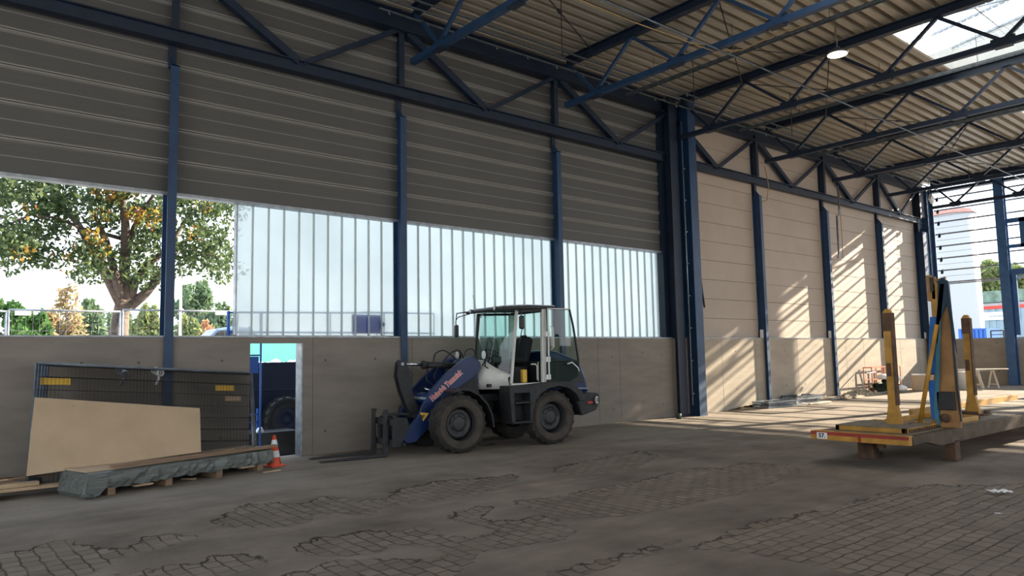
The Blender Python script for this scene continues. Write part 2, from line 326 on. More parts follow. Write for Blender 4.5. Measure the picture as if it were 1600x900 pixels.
def build_floor():
    x0,x1,y0,y1=-7.,XE,-9.,D+.3; st=.1
    xs=np.arange(x0,x1+st*.5,st); ys=np.arange(y0,y1+st*.5,st); nx,ny=len(xs),len(ys)
    X,Y=np.meshgrid(xs,ys,indexing='ij'); X=X.ravel();Y=Y.ravel()
    sd=np.full(X.shape,-9.); rot=np.zeros(X.shape); crk=np.zeros(X.shape)
    for pts,r in PATCH:
        P=np.array(pts); Q=np.roll(P,-1,0); dist=np.full(X.shape,99.); ins=np.zeros(X.shape,bool); side=np.zeros(X.shape)
        for (ax,ay),(bx,by) in zip(P,Q):
            dx,dy=bx-ax,by-ay; t=np.clip(((X-ax)*dx+(Y-ay)*dy)/(dx*dx+dy*dy+1e-9),0,1)
            dd=np.hypot(X-ax-t*dx,Y-ay-t*dy); dist=np.minimum(dist,dd)
            c=((ay>Y)!=(by>Y))&(X<dx*(Y-ay)/(dy if abs(dy)>1e-9 else 1e-9)+ax); ins^=c
        cy=np.interp(X,sorted(P[:,0]),[P[:,1].mean()]*len(P))
        s=np.where(ins,dist,-dist); up_=(s>sd); sd=np.maximum(sd,s); rot=np.where(up_,r,rot)
        crk=np.where(up_,np.clip((Y-P[:,1].mean())/(.15*(P[:,1].max()-P[:,1].min()))+1.0,0.12,1),crk)
    t=np.clip((X-17)/14,0,1); Z=.2*t*t*(3-2*t)-.022*np.clip((sd+.02)/.08,0,1)
    me=bpy.data.meshes.new('floor'); co=np.stack([X,Y,Z],1)
    i=np.arange(nx-1)[:,None]*ny+np.arange(ny-1)[None,:]; i=i.ravel(); f=np.stack([i,i+ny,i+ny+1,i+1],1)
    me.vertices.add(len(co)); me.vertices.foreach_set('co',co.ravel())
    me.loops.add(f.size); me.loops.foreach_set('vertex_index',f.ravel()); me.polygons.add(len(f)); me.polygons.foreach_set('loop_start',np.arange(0,f.size,4)); me.polygons.foreach_set('loop_total',np.full(len(f),4))
    me.update(); me.validate()
    for nm,a in(('sd',sd),('rot',rot),('crk',crk)):
        at=me.attributes.new(nm,'FLOAT','POINT'); at.data.foreach_set('value',a.astype(np.float32))
    me.polygons.foreach_set('use_smooth',[True]*len(me.polygons))
    me.materials.append(M['floor']); o=bpy.data.objects.new('floor',me); C.objects.link(o); o['kind']='structure'
build_floor()
g=MB(); g.box(-150,160,D+.3,220,-.4,-.06); g.box(XE,160,-150,D+.3,-.4,.1); struct('trim_outside_ground',g,'asph')
# ---------------------------------------------------------------- concrete base walls
W0,W1=D,D+.26
def wall_with_dots(name,segs,m,dots,joints):
    b=MB()
    for (a,c,z0,z1) in segs: b.box(a,c,W0,W1,z0,z1)
    o=struct(name,b,m); d=MB()
    for (x,z) in dots: d.lathe([(0,.0),(.017,.0),(.021,-.003),(.021,.004)],10,'y',(x,W0-.002,z))
    for x in joints: d.box(x-.004,x+.004,W0-.002,W0+.01,.0,ZW)
    for z in (.72,1.45):
        pass
    q=d.build('tie_hole','cladseam',o); return o
DX0,DX1=4.83,5.81
dots=[(x,z) for x in (1.0,2.25,3.05,4.35,6.25,7.3,8.7,9.9,11.1,12.9,14.1,15.3,16.1) for z in (.42,1.72)]
dots=[(x,z+.05*math.sin(x*3)) for x,z in dots if not(4.6<x<6.0)]
random.seed(2)
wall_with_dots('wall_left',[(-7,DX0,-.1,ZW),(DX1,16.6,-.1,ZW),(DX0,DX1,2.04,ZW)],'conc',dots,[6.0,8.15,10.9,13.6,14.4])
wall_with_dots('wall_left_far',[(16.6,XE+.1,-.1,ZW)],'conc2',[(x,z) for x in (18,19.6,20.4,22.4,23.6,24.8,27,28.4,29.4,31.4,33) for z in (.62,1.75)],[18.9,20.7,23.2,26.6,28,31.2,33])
b=MB(); b.box(DX1-.03,DX1+.005,W0+.01,W1-.01,-.05,2.04); struct('door_1',b,'galv')  # pale plate on the jamb reveal, its daylight put into the colour
b=MB(); b.box(-7,16.6,W0-.015,W1+.2,ZW,ZW+.025); struct('trim_1',b,'galv')
b=MB(); b.box(16.9,XE,W0-.012,W0+.3,ZW,ZW+.02); struct('trim_2',b,'galv')
# end wall base and parts (right / far end)
b=MB(); b.box(XE,XE+.25,-9,D+.2,-.1,ZW-.02); eo=struct('wall_far',b,'conc2')
d=MB()
for y in (11.6,10.6,9.2,8.0): d.lathe([(0,0),(.022,0),(.022,.01)],10,'x',(XE-.004,y,.75)); d.lathe([(0,0),(.022,0),(.022,.01)],10,'x',(XE-.004,y,1.9))
d.build('tie_hole','cladseam',eo)
# ---------------------------------------------------------------- left cladding above the openings
def cladding():
    flat=MB(); rib=MB(); ln=MB(); sm=MB(); X0,X1=-7,16.45; p=.556; y=D+.2
    base=6.785
    flat.box(X0,X1,y,y+.1,ZC,9.0)
    for k in range(-4,5):
        zr=base+p*k
        if not(ZC+.12<zr<8.95): continue
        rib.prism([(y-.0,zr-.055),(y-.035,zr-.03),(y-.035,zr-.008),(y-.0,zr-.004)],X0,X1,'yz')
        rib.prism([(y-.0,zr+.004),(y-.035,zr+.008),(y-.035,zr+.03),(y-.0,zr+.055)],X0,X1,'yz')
        if zr-.28>ZC: ln.box(X0,X1,y-.012,y+.002,zr-.285,zr-.272)
        for dz in (-.10,.10,-.2,.2): 
            if ZC<zr+dz<8.95: sm.box(X0,X1,y-.002,y+.01,zr+dz-.003,zr+dz+.003)
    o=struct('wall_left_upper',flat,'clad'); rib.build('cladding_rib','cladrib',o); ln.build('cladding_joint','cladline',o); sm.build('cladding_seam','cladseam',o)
    t=MB(); t.box(X0,X1,y-.05,y+.12,ZC-.05,ZC+.0); struct('trim_3',t,'galv')
cladding()
pb=MB(); z=ZW+.02; k=0; zs=[]
while z<9.0:
    z2_=min(z+.578,9.0); pb.prism([(D+.165,z),(D+.14,z+.012),(D+.14,z2_-.004),(D+.165,z2_-.0),(D+.35,z2_),(D+.35,z)],16.55,XE,'yz'); z=z2_
struct('wall_left_upper_far',pb,'panel')
b=MB(); b.box(16.45,17.1,D+.1,D+.4,ZW,9.0); struct('trim_4',b,'steelshade')
# channel glass
gb=MB(); fr=MB(); x=4.68
while x<16.3:
    x2=min(x+.296,16.45)
    gb._add([(x+.012,D+.36,ZW+.03),(x2-.012,D+.36,ZW+.03),(x2-.012,D+.36,5.2),(x+.012,D+.36,5.2)],[(0,1,2,3)])
    fr.box(x2-.009,x2+.009,D+.31,D+.37,ZW+.03,5.2); x=x2
go=gb.build('window_1','channel'); go['kind']='structure'
m_=mat('glass channel flange',(.5,.56,.55),.4,var=.05)
fr.build('channel_flange',m_,go); e_=MB(); e_.box(4.66,4.685,D+.28,D+.4,ZW+.02,5.2); e_.box(4.66,16.45,D+.28,D+.4,ZW+.02,ZW+.05); e_.build('window_frame','galv',go)
# ---------------------------------------------------------------- roof deck
HOLES=[(8.55,12.25),(17.35,21.15),(26.2,29.95)]; HY0,HY1=2.4,6.9
def deck():
    b=MB(); p=.30; y=-9.0; zt,zb=9.13,8.98
    def seg(xa,xb,y):
        pr=[(y,zt),(y+.06,zt),(y+.075,zb),(y+.225,zb),(y+.24,zt),(y+p,zt)]
        n=len(pr); vs=[(x,yy,zz) for x in(xa,xb) for yy,zz in pr]; b._add(vs,[(i,i+1,i+1+n,i+n) for i in range(n-1)])
    while y<D+.1:
        if HY0-.01<y+.15<HY1+.01:
            xs=[-7]+[v for h in HOLES for v in h]+[XE+.25]
            for a,c in zip(xs[::2],xs[1::2]): seg(a,c,y)
        else: seg(-7,XE+.25,y)
        y+=p
    o=struct('ceiling',b,'deck')
    q=.07; r=MB(); xs=[-7]+[v for h in HOLES for v in (h[0]-q,h[1]+q)]+[XE+.3]
    r.box(-7,XE+.3,-9,HY0-q,9.14,9.3); r.box(-7,XE+.3,HY1+q,D+.3,9.14,9.3)
    for a,c in zip(xs[::2],xs[1::2]): r.box(a,c,HY0-q,HY1+q,9.14,9.3)
    r.build('roof_insulation','grey',o)
deck()
def skylight(i,xa,xb):
    b=MB(); h=.62; t=.06; z0,z1=8.97,9.0+h
    b.box(xa-t,xa,HY0-t,HY1+t,z0,z1); b.box(xb,xb+t,HY0-t,HY1+t,z0,z1); b.box(xa,xb,HY0-t,HY0,z0,z1); b.box(xa,xb,HY1,HY1+t,z0,z1)
    # splayed lining
    o=struct('window_%d'%i,b,'ivory')
    fr=MB(); ym=(HY0+HY1)/2
    for x in np.linspace(xa,xb,4): fr.bar((x,HY0,z1),(x,ym,z1+.35),.05,.05); fr.bar((x,HY1,z1),(x,ym,z1+.35),.05,.05)
    fr.bar((xa,ym,z1+.35),(xb,ym,z1+.35),.07,.07); fr.bar((xa,HY1-1.1,z1+.17),(xb,HY1-1.1,z1+.17),.04,.04)
    fr.build('window_frame','galv',o)
    me=MB(); 
    for x in np.arange(xa,xb,.15): me.bar((x,HY0,z1-.06),(x,HY1,z1-.06),.006,.006)
    for y in np.arange(HY0,HY1,.15): me.bar((xa,y,z1-.06),(xb,y,z1-.06),.006,.006)
    me.build('wire_mesh','galv',o)
    gb_=MB()
    for x in(xa-.03,xb+.03): gb_._add([(x-.02,HY0,z1),(x-.02,HY1,z1),(x-.02,ym,z1+.37),(x+.02,HY0,z1),(x+.02,HY1,z1),(x+.02,ym,z1+.37)],[(0,1,2),(5,4,3),(0,3,4,1),(1,4,5,2),(2,5,3,0)])
    gb_.build('gable_end','ivory',o)
    op=MB(); op.bar((xa+1.2,HY1-.3,z1+.02),(xa+1.9,ym,z1+.1),.09,.05); op.bar((xa+1.5,HY1-.3,z1+.02),(xa+2.2,ym,z1+.1),.05,.05); op.box(xa+1.8,xa+2.2,ym-.3,ym+.0,z1+.0,z1+.12); op.build('vent_opener','galv',o)
    g=MB(); g._add([(xa,HY0,z1+.02),(xb,HY0,z1+.02),(xb,ym,z1+.37),(xa,ym,z1+.37)],[(0,1,2,3)]); g._add([(xa,HY1,z1+.02),(xb,HY1,z1+.02),(xb,ym,z1+.37),(xa,ym,z1+.37)],[(3,2,1,0)]); g.build('window_pane','sheer' if i==3 else 'opal',o)
for i,(a,c) in enumerate(HOLES): skylight(i+2,a,c)
# closing walls behind the camera (unseen; wide openings added to let in fill light)
b=MB(); b.box(-7.2,-7,-9,D+.3,6.5,9.2); b.box(-7.2,-7,9.5,D+.3,-.1,6.5); b.box(-7.2,-7,-9,-7,-.1,6.5); struct('wall_back',b,'clad')
b=MB(); b.box(-7,XE+.2,-9.2,-9,-.1,2.2); b.box(-7,XE+.2,-9.2,-9,6.2,9.2); struct('wall_right',b,'clad')
# ---------------------------------------------------------------- columns
cn=['first','second','third','fourth','fifth','sixth','seventh','eighth']
lab=['blue steel wall column in front of the tree, beside the leaning fence panels','blue steel wall column standing behind the raised arms of the loader',
 'blue steel wall column rising behind the loader cab and its open door',None,
 'blue steel column against pale panels, first one beyond the heavy double column','blue steel column with a bent conduit running down its upper part',
 'slim looking blue steel column last before the building corner','broad blue steel column in the far building corner']
for i,x in enumerate(COLS):
    if i==3: continue
    t=thing('steel_column',lab[i],'column',(x,0,0),0,'blue steel columns along the long wall')
    y0=D-.34; zb=fz(x)-.01
    yf=(D-.05 if i<3 else D-.13 if i<7 else D-.22); w=.14 if i<7 else .5; yb=yf+.27+.03*(i<3)+.1*(i==7); dp=yb-yf; yc=(yb+yf)/2
    b=MB(); b.ibeam((0,yc,zb),(0,yc,6.72),w,dp,.016,.012,(0,1,0)); b.build('lower_shaft','steel',t)
    b=MB(); b.ibeam((0,yc+.085,6.72),(0,yc+.085,7.36),w*.9,dp-.17,.016,.012,(0,1,0)); b.ibeam((0,yc+.02,7.36),(0,yc+.02,8.72),w*.9,dp-.04,.016,.012,(0,1,0)); b.build('upper_shaft','steelshade',t)
    b=MB(); b.box(-w/2,w/2,yf,yf+.2,6.70,6.725); b.prism([(yf+.02,6.725),(yf+.17,6.725),(yf+.17,6.93)],-.008,.008,'yz'); b.build('bracket','steel',t)
    if i>3: b=MB(); b.box(-.12,-.02,D-.01,D+.06,2.16,2.42); b.build('base_clip','white',t)
t=thing('double_column','heavy pair of dark blue steel columns side by side with conduit between them','column',(16.9,0,0))
b=MB(); b.ibeam((-.18,D+.0,-.02),(-.18,D+.0,8.95),.34,.42,.022,.014,(0,1,0)); b.build('shaft','steelshade',t)
b=MB(); b.ibeam((.36,D-.2,-.02),(.36,D-.2,8.95),.34,.5,.022,.014,(0,1,0)); b.box(.18,.54,D-.46,D,-.02,.03); b.build('shaft','steel',t)
b=MB(); b.tube([(.09,D-.3,.3),(.09,D-.3,8.3)],.016); 
for z in np.arange(.6,8.2,.9): b.box(.07,.13,D-.34,D-.3,z,z+.03)
b.build('conduit','galv',t)
b=MB(); b.tube([(.54,D-.4,3.9),(.58,D-.42,3.4),(.7,D-.38,3.0)],.028); b.build('hanging_cable','black',t)
# ---------------------------------------------------------------- lattice girder along the wall
def girder(name,xs,label,xa,xb):
    t=thing(name,label,'girder',(xa,D-.02,0))
    b=MB(); b.ibeam((0,-.0,7.22),(xb-xa,-.0,7.22),.18,.24,.02,.014); b.build('bottom_chord','steelshade',t)
    b=MB(); b.ibeam((0,.0,8.73),(xb-xa,.0,8.73),.26,.42,.025,.016); b.build('top_chord','steelshade',t)
    for a,c in zip(xs,xs[1:]):
        m=a+(c-a)*.5
        b=MB(); b.bar((a+.12-xa,0,8.54),(m-.05-xa,0,7.32),.14,.15); b.build('diagonal','steelshade',t)
        b=MB(); b.bar((m+.05-xa,0,7.32),(c-.12-xa,0,8.54),.08,.1); b.build('diagonal','steelshade',t)
girder('lattice_girder',[-.9]+COLS[:4],'dark blue lattice girder crossing the grey cladding, in front of the open window strip',-5,16.45)
girder('lattice_girder',COLS[3:],'dark blue lattice girder crossing the pale sunlit wall panels',17.7,34.02)
# ---------------------------------------------------------------- roof trusses
def truss(m):
    t=thing('roof_truss','','truss')
    b=MB(); b.bar((0,12.55,7.8),(0,-9,7.8),.13,.12); b.build('bottom_chord',m,t)
    b=MB(); b.ibeam((0,12.5,8.87),(0,-9,8.87),.17,.2,.018,.012); b.build('top_chord','steelshade',t)
    nodes=[(12.45,8.8),(11.57,7.85)]; y=10.42
    k=0
    while y>-8.5:
        nodes.append((y,8.78 if k%2==0 else 7.85)); y-=1.165; k+=1
    for p,q in zip(nodes,nodes[1:]):
        b=MB(); b.bar((0,p[0],p[1]),(0,q[0],q[1]),.07,.07); b.build('diagonal',m,t)
    for y,z in nodes[1::2]:
        b=MB(); b.box(-.012,.012,y-.22,y+.22,z-.12,z+.08); b.box(-.09,.09,y-.16,y+.16,z-.13,z-.115); b.build('gusset_plate','steelshade',t)
    return t
T0=truss('steel'); T1=truss('steelshade')
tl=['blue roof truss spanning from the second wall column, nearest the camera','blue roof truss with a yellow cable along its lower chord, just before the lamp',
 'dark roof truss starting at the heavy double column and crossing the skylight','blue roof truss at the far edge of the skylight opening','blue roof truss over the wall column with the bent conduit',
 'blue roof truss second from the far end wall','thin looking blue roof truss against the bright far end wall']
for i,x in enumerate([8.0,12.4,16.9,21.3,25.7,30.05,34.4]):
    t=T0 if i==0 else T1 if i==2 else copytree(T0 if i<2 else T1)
    t.location=(x,0,0); t['label']=tl[i]; t['group']='roof trusses across the hall'
# tie rods and trays in the roof
for i,(a,c,ya,yb) in enumerate([(8.0,12.4,9.4,11.5),(12.4,16.9,10.5,8.15),(12.4,16.9,8.15,10.5),(16.9,21.3,10.5,8.15),(16.9,21.3,8.15,10.5),(21.3,25.8,10.5,8.15),(25.8,30.2,8.15,10.5),(30.2,34.5,10.5,8.15)]):
    b=MB(); b.tube([(a,ya,8.75),(c,yb,8.7)],.014,6); m=(Vector((a,ya,8.75))+Vector((c,yb,8.7)))/2; b.tube([m-Vector((c-a,yb-ya,0)).normalized()*.09,m+Vector((c-a,yb-ya,0)).normalized()*.09],.03,6)
    tag(b.build('tie_rod','black'),['dark diagonal tie rod in the roof bay over the loader','dark diagonal tie rod beside the lamp running toward the wall','dark diagonal tie rod beside the lamp running away from the wall','dark tie rod in the skylight bay running toward the wall','dark tie rod in the skylight bay running away from the wall','dark tie rod in the bay beyond the skylight','dark tie rod two bays beyond the skylight','dark tie rod in the last roof bay by the end wall'][i],'rod','tie rods in the roof')
for i,(x,ya,yb) in enumerate([(14.0,12.0,4.0),(19.0,12.0,3.0),(23.5,12.0,1.0),(28,12,1),(32.3,12,1)]):
    b=MB()
    for s in(-.05,.05): b.box(x+s-.006,x+s+.006,yb,ya,8.22,8.28)
    y=yb
    while y<ya: b.box(x-.05,x+.05,y,y+.02,8.24,8.25); y+=.14
    for y in np.arange(yb+.5,ya,2.2): b.tube([(x,y,8.25),(x,y,8.985)],.007,5)
    tag(b.build('cable_ladder','galvdark'),'thin perforated cable ladder under the roof, '+['in the bay with the lamp','in the skylight bay','first one beyond the skylight','second from the end wall','last one before the end wall'][i],'cable tray','cable ladders under the roof')
b=MB(); b.tube([(9,8.2,7.72),(34.2,8.2,7.72)],.018,6); tag(b.build('conduit','galvdark'),'long pale conduit pipe running under the truss lower chords','pipe')
b=MB(); b.tube([(8,8.42,7.71),(10,8.4,7.70),(12.4,8.3,7.72)],.010,6); tag(b.build('cable','cable'),'thin tan cable running beside the long roof conduit','cable')
for k,(y,z) in enumerate([(11.95,8.62),(11.72,8.66),(12.15,8.5)]):
    t=thing('cable_rail','dark cable rail with pale clips along the wall top, '+['middle one','one furthest from the wall','one nearest the wall'][k],'rail',(7,y,z),0,'cable rails under the eaves')
    b=MB(); b.bar((0,0,0),(27.2,0,0),.04,.03); b.build('rail','galvdark',t)
    b=MB(); b.tube([(0,0,0),(0,-.02,-.06),(.03,-.02,-.07)],.011,5); o=b.build('clip','galv',t); o.location.x=.1*k
    for j in range(1,30): c=o.copy(); C.objects.link(c); c.parent=t; c.location.x=j*.9+.1*k
# vertical drop rods
for k,(x,y) in enumerate([(10.2,10.4),(14.6,10.4),(19.1,10.4)]):
    b=MB(); b.tube([(x,y,7.75),(x,y,9.0)],.01,6); tag(b.build('drop_rod','black'),['thin black drop rod hanging over the loader','thin black drop rod hanging before the double column','thin black drop rod in the skylight bay'][k],'rod','drop rods')
# high bay lamp
L=Vector((15.3,7.2,8.06))
t=thing('high_bay_lamp','round glowing high bay lamp hanging from a cord under the corrugated roof','lamp',L)
b=MB(); b.lathe([(0,.12),(.06,.12),(.08,.07),(.18,.04),(.215,.0),(.215,-.03),(.20,-.03)],32); b.build('housing','galvdark',t)
b=MB(); b.lathe([(0,-.02),(.195,-.02),(.2,-.035),(0,-.04)],32); b.build('diffuser','lampwhite',t)
b=MB(); b.tube([(0,0,.1),(0,0,.94)],.008,6); b.lathe([(0,.12),(.02,.12),(.02,.2),(0,.2)],10); b.build('hanger','galvdark',t)
b=MB(); b.tube([(0,0,.12),(.05,.02,.3),(.04,.05,.62),(-.1,.1,.75),(-.5,.35,.62),(-1.1,.65,.4),(-1.9,1.1,-.05),(-2.82,1.7,-.12),(-2.86,2.6,-.15),(-2.86,3.2,-.2)],.012,6); b.build('cord','cable',t)
# ---------------------------------------------------------------- far end wall: open rails, posts, window frame
ZS=[4.56+.528*k for k in range(9)]
for k,z in enumerate(ZS):
    b=MB(); b.box(XE-.06,XE+.03,-8.9,12.6,z-.028,z+.028)
    if k==0: b.box(XE-.05,XE+.02,-8.9,12.6,z-.09,z-.045)
    tag(b.build('wall_rail','galv'),'grey horizontal rail across the open end wall, '+['lowest, double','second from bottom','third from bottom','fourth from bottom','middle','fourth from top','third from top','second from top','topmost'][k],'rail','rails of the open end wall')
b=MB()
for z in ZS[:-1]: b.box(XE-.0,XE+.012,-8.9,12.6,z+.26,z+.272)
tag(b.build('thin_rail','galv'),'thin wires stretched between the end wall rails','wire',kind='stuff')
for k,y in enumerate([10.0,5.5,1.0,-3.5]):
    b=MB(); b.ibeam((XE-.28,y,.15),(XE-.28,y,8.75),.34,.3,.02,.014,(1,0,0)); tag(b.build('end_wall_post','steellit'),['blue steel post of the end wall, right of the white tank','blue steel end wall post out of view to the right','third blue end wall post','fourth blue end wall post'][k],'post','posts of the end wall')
b=MB(); b.box(XE-.3,XE+.05,-9,12.6,8.5,8.62); b.box(XE-.2,XE-.05,-9,12.6,8.86,8.97); tag(b.build('eaves_beam','steelshade'),'dark eaves beam on top of the open end wall','beam')
t=thing('window_frame','blue steel frame around a small window opening, right edge of the end wall','window frame',(XE-.2,9.85,0))
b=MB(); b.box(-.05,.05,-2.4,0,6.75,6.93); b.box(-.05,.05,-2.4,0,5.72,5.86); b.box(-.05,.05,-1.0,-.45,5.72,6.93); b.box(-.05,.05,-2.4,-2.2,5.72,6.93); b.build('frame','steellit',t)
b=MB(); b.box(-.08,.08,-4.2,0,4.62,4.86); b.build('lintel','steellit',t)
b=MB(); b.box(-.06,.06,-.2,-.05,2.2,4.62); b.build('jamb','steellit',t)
t=thing('corner_bracket','row of small dark brackets on the corner column edge','bracket',(XE-.15,12.45,0))
for k in range(9):
    b=MB(); b.prism([(0,0),(.10,0),(.1,.1),(0,.22)],-.03,.03,'yz'); o=b.build('bracket','steelshade',t); o.location=(0,-.1,4.5+.528*k-.1)
# second wing of corner column
b=MB(); b.ibeam((XE-.38,12.74,.15),(XE-.38,12.74,8.7),.26,.62,.02,.014,(1,0,0)); tag(b.build('steel_column','steel'),'dark blue end wall column standing tight in the corner beside the rails','column')
# bent conduit on column 6
b=MB(); P=[(25.86,D-.42,7.6),(25.86,D-.42,6.85),(25.7,D-.5,6.8),(25.7,D-.5,6.5)]; b.tube([(x,y,z) for x,y,z in P],.03,8); b.tube([(25.66,D-.42,6.5),(25.64,D-.42,5.1),(25.55,D-.42,4.98)],.035,8); tag(b.build('bent_pipe','galv'),'bent pipe fixed on the blue column with the hanging cable','pipe')
b=MB(); b.tube([(25.95,D-.42,7.4),(26.2,D-.3,6.6),(26.3,D-.25,5.6),(26.0,D-.38,5.0)],.012,6); tag(b.build('loose_cable','cable'),'loose thin cable drooping beside the column with the bent pipe','cable')
b=MB(); b.tube([(21.1,D-.4,7.6),(21.25,D-.42,7.0),(21.1,D-.42,6.5),(20.95,D-.3,6.45)],.012,6); tag(b.build('loose_cable','cable'),'loose thin cable curling around the top of the fifth column','cable')
# floodlight at corner
t=thing('floodlight','small pale floodlight fixed under the roof near the building corner','lamp',(33.6,12.2,8.05)); b=MB(); b.box(-.16,.16,-.06,.06,-.14,.14,Matrix.Rotation(.6,4,'Y')); b.build('body','white',t,bevel=.01); b=MB(); b.tube([(0,0,0),(.1,.1,.35),(.1,.1,.93)],.012); b.build('bracket','galv',t)
# ---------------------------------------------------------------- wheel builder
def tyre(R,w,rr,lugs=20,block=False):
    b=MB(); h=w/2
    b.lathe([(rr,-h*.72),(rr+.02,-h*.8),((R+rr)/2,-h),(R*.93,-h*.93),(R*.975,-h*.7),(R*.975,h*.7),(R*.93,h*.93),((R+rr)/2,h),(rr+.02,h*.8),(rr,h*.72)],48,'y')
    for k in range(lugs):
        for s in(-1,1):
            a=2*PI*(k+(.5 if s>0 else 0))/lugs; da=2*PI/lugs
            def P(r,t,y): return (r*math.cos(t),y,r*math.sin(t))
            i0,i1=a-da*.20,a+da*.20; o0,o1=a+da*.25,a+da*.62
            v=[P(R*.95,i0,0),P(R*.95,i1,0),P(R*.95,o1,s*h*.86),P(R*.95,o0,s*h*.86),P(R,i0+.01,0),P(R,i1-.01,0),P(R,o1-.01,s*h*.82),P(R,o0+.01,s*h*.82)]
            b._add(v,[(0,1,2,3),(4,7,6,5),(0,4,5,1),(1,5,6,2),(2,6,7,3),(3,7,4,0)])
            v=[P(R*.995,o0,s*h*.82),P(R*.995,o1,s*h*.82),P(R*.84,o1+.01,s*h*1.03),P(R*.84,o0+.01,s*h*1.03),P(R*.9,o0,s*h*.7),P(R*.9,o1,s*h*.7),P(R*.8,o1,s*h*.9),P(R*.8,o0,s*h*.9)]
            b._add(v,[(0,1,2,3),(4,7,6,5),(0,4,5,1),(1,5,6,2),(2,6,7,3),(3,7,4,0)])
    return b
# ---------------------------------------------------------------- wheel loader
LO=thing('wheel_loader','compact dark blue wheel loader with pallet forks and white framed cab, door swung open','loader',(9.11,11.71,0),math.atan2(.129,-.991))
# local axes: +x forward, +y right-hand rotated left side = camera side
RW=.525
def wheel(x,y,s,turn=0):
    w=tyre(RW,.37,.30).build('wheel','rubber',LO); w.location=(x,y,RW-.005); w.rotation_euler=(0,x*2.1,turn)
    b=MB(); b.lathe([(.305,-.135),(.305,-.15),(.29,-.15),(.28,-.12),(.27,.0),(.265,.04),(.20,.06),(.19,.03),(.13,.03),(.125,.07),(.10,.075),(.0,.075)],40,'y')
    b.lathe([(.305,-.135),(.305,.14),(.31,.15),(.32,.14)],40,'y')
    for k in range(8): a=2*PI*k/8; b.lathe([(0,.05),(.013,.05),(.013,.02)],6,'y',(.16*math.cos(a),0,.16*math.sin(a)))
    r=b.build('rim','rim',w)
    sw=MB(); sw.lathe([(.315,.153),(.40,.182),(.445,.186),(.44,.188),(.38,.188),(.32,.160)],40,'y'); sw=sw.build('tyre_wall','rubberside',w)
    if s<0:
        for q in(r,sw): q.rotation_euler=(0,0,PI)
for x in(1.02,-1.02):
    for s in(1,-1): wheel(x,.70*s,s)
# chassis
b=MB(); b.box(-1.75,-.25,-.38,.38,.42,1.08); b.box(-1.02-.12,-1.02+.12,-.55,.55,.42,.62); b.box(-.3,.35,-.18,.18,.45,.62); b.box(-.3,.3,-.16,.16,.85,1.0); b.box(-.12,.12,-.1,.1,.5,1.0); b.build('rear_chassis','dark',LO,bevel=.015)
b=MB(); b.prism([(.3,.42),(.3,1.0),(.42,1.5),(.75,1.5),(.8,1.05),(1.45,.75),(1.45,.42)],-.3,.3); b.box(.9,1.14,-.55,.55,.42,.62); b.build('front_chassis','dark',LO,bevel=.015)
# rear fender and steps
def fender(y0,y1,nm='rear_fender'):
    b=MB(); b.prism([(-.46,.92),(-.60,.86),(-.72,.99),(-.92,1.09),(-1.15,1.12),(-1.4,1.07),(-1.58,.95),(-1.66,.8),(-1.78,.8),(-1.72,1.0),(-1.5,1.17),(-1.2,1.22),(-.9,1.2),(-.46,1.17)],y0,y1)
    sg=1 if y1>0 else -1; a,c=(y0,y0+.12) if sg>0 else (y1-.12,y1)
    b.prism([(-.0,1.16),(-.04,.46),(-.50,.45),(-.53,.66),(-.60,.86),(-.46,1.16)],a,c)
    b.prism([(-.0,1.16),(-.0,1.02),(-.5,1.02),(-.5,1.17)],y0,y1)
    b.prism([(-.0,1.05),(-.04,.46),(-.12,.46),(-.10,1.05)],y0,y1)
    b.prism([(-.46,.95),(-.46,.46),(-.50,.45),(-.53,.66),(-.60,.86)],y0,y1)
    e=y1+.03*sg if sg>0 else y0-.03
    b.box(-.5,-.10,min(y0,e),max(y1,e),.82,.86); b.box(-.5,-.04,min(y0,e),max(y1,e),.45,.49)
    return b.build(nm,'dark',LO,bevel=.012)
fender(.5,.9); fender(-.9,-.5)
for s in(1,-1):
    b=MB(); n=14; inn=[];ou=[]
    for k in range(n+1):
        a=math.radians(60+k*(205-60)/n); a2=PI-a  # from front-top to rear-low
        r=.60; 
    pts=[(1.2,1.10),(1.02,1.14),(.85,1.12),(.66,1.02),(.5,.86),(.4,.66),(.36,.42)]
    for (a,c),(d_,e) in zip(pts,pts[1:]): b.bar((a,.71*s,c),(d_,.71*s,e),.40,.03,(0,0,1) if abs(d_-a)>abs(e-c) else (1,0,0))
    b.bar((.7,.3*s,1.0),(.7,.6*s,1.05),.08,.05); b.build('front_fender','black',LO)
# engine hood
b=MB(); b.prism([(-1.08,1.02),(-1.08,1.84),(-1.35,1.80),(-1.75,1.66),(-1.95,1.5),(-2.06,1.25),(-2.12,.96),(-1.7,.96),(-1.5,1.02)],-.62,.62); b.build('engine_hood','loaderblue',LO,bevel=.05)
b=MB(); b.prism([(-1.1,1.14),(-1.1,1.7),(-1.7,1.56),(-1.9,1.42),(-2.0,1.16)],.615,.635); b.prism([(-1.1,1.14),(-1.1,1.7),(-1.7,1.56),(-1.9,1.42),(-2.0,1.16)],-.635,-.615); b.build('hood_side_panel','black',LO,bevel=.004)
b=MB(); b.prism([(-1.1,1.10),(-1.1,1.118),(-1.55,1.07),(-2.1,1.045),(-2.1,1.03),(-1.55,1.05)],.62,.64); b.build('hood_stripe','galv',LO)
b=MB(); b.prism([(-1.66,.95),(-2.16,.95),(-2.24,.93),(-2.26,.76),(-2.16,.60),(-1.78,.5),(-1.66,.8)],-.8,.8); b.build('counterweight','dark',LO,bevel=.03)
b=MB(); b.box(-2.05,-1.93,.80,.812,.74,.78); b.build('tail_reflector','red',LO)
o=thing; sg=MB(); sg.lathe([(0,.0),(.085,.0),(.09,-.01),(0,-.012)],28,'y'); sg=sg.build('speed_sign','white',LO); sg.location=(-2.19,.79,.80); sg.rotation_euler=(0,0,.45)
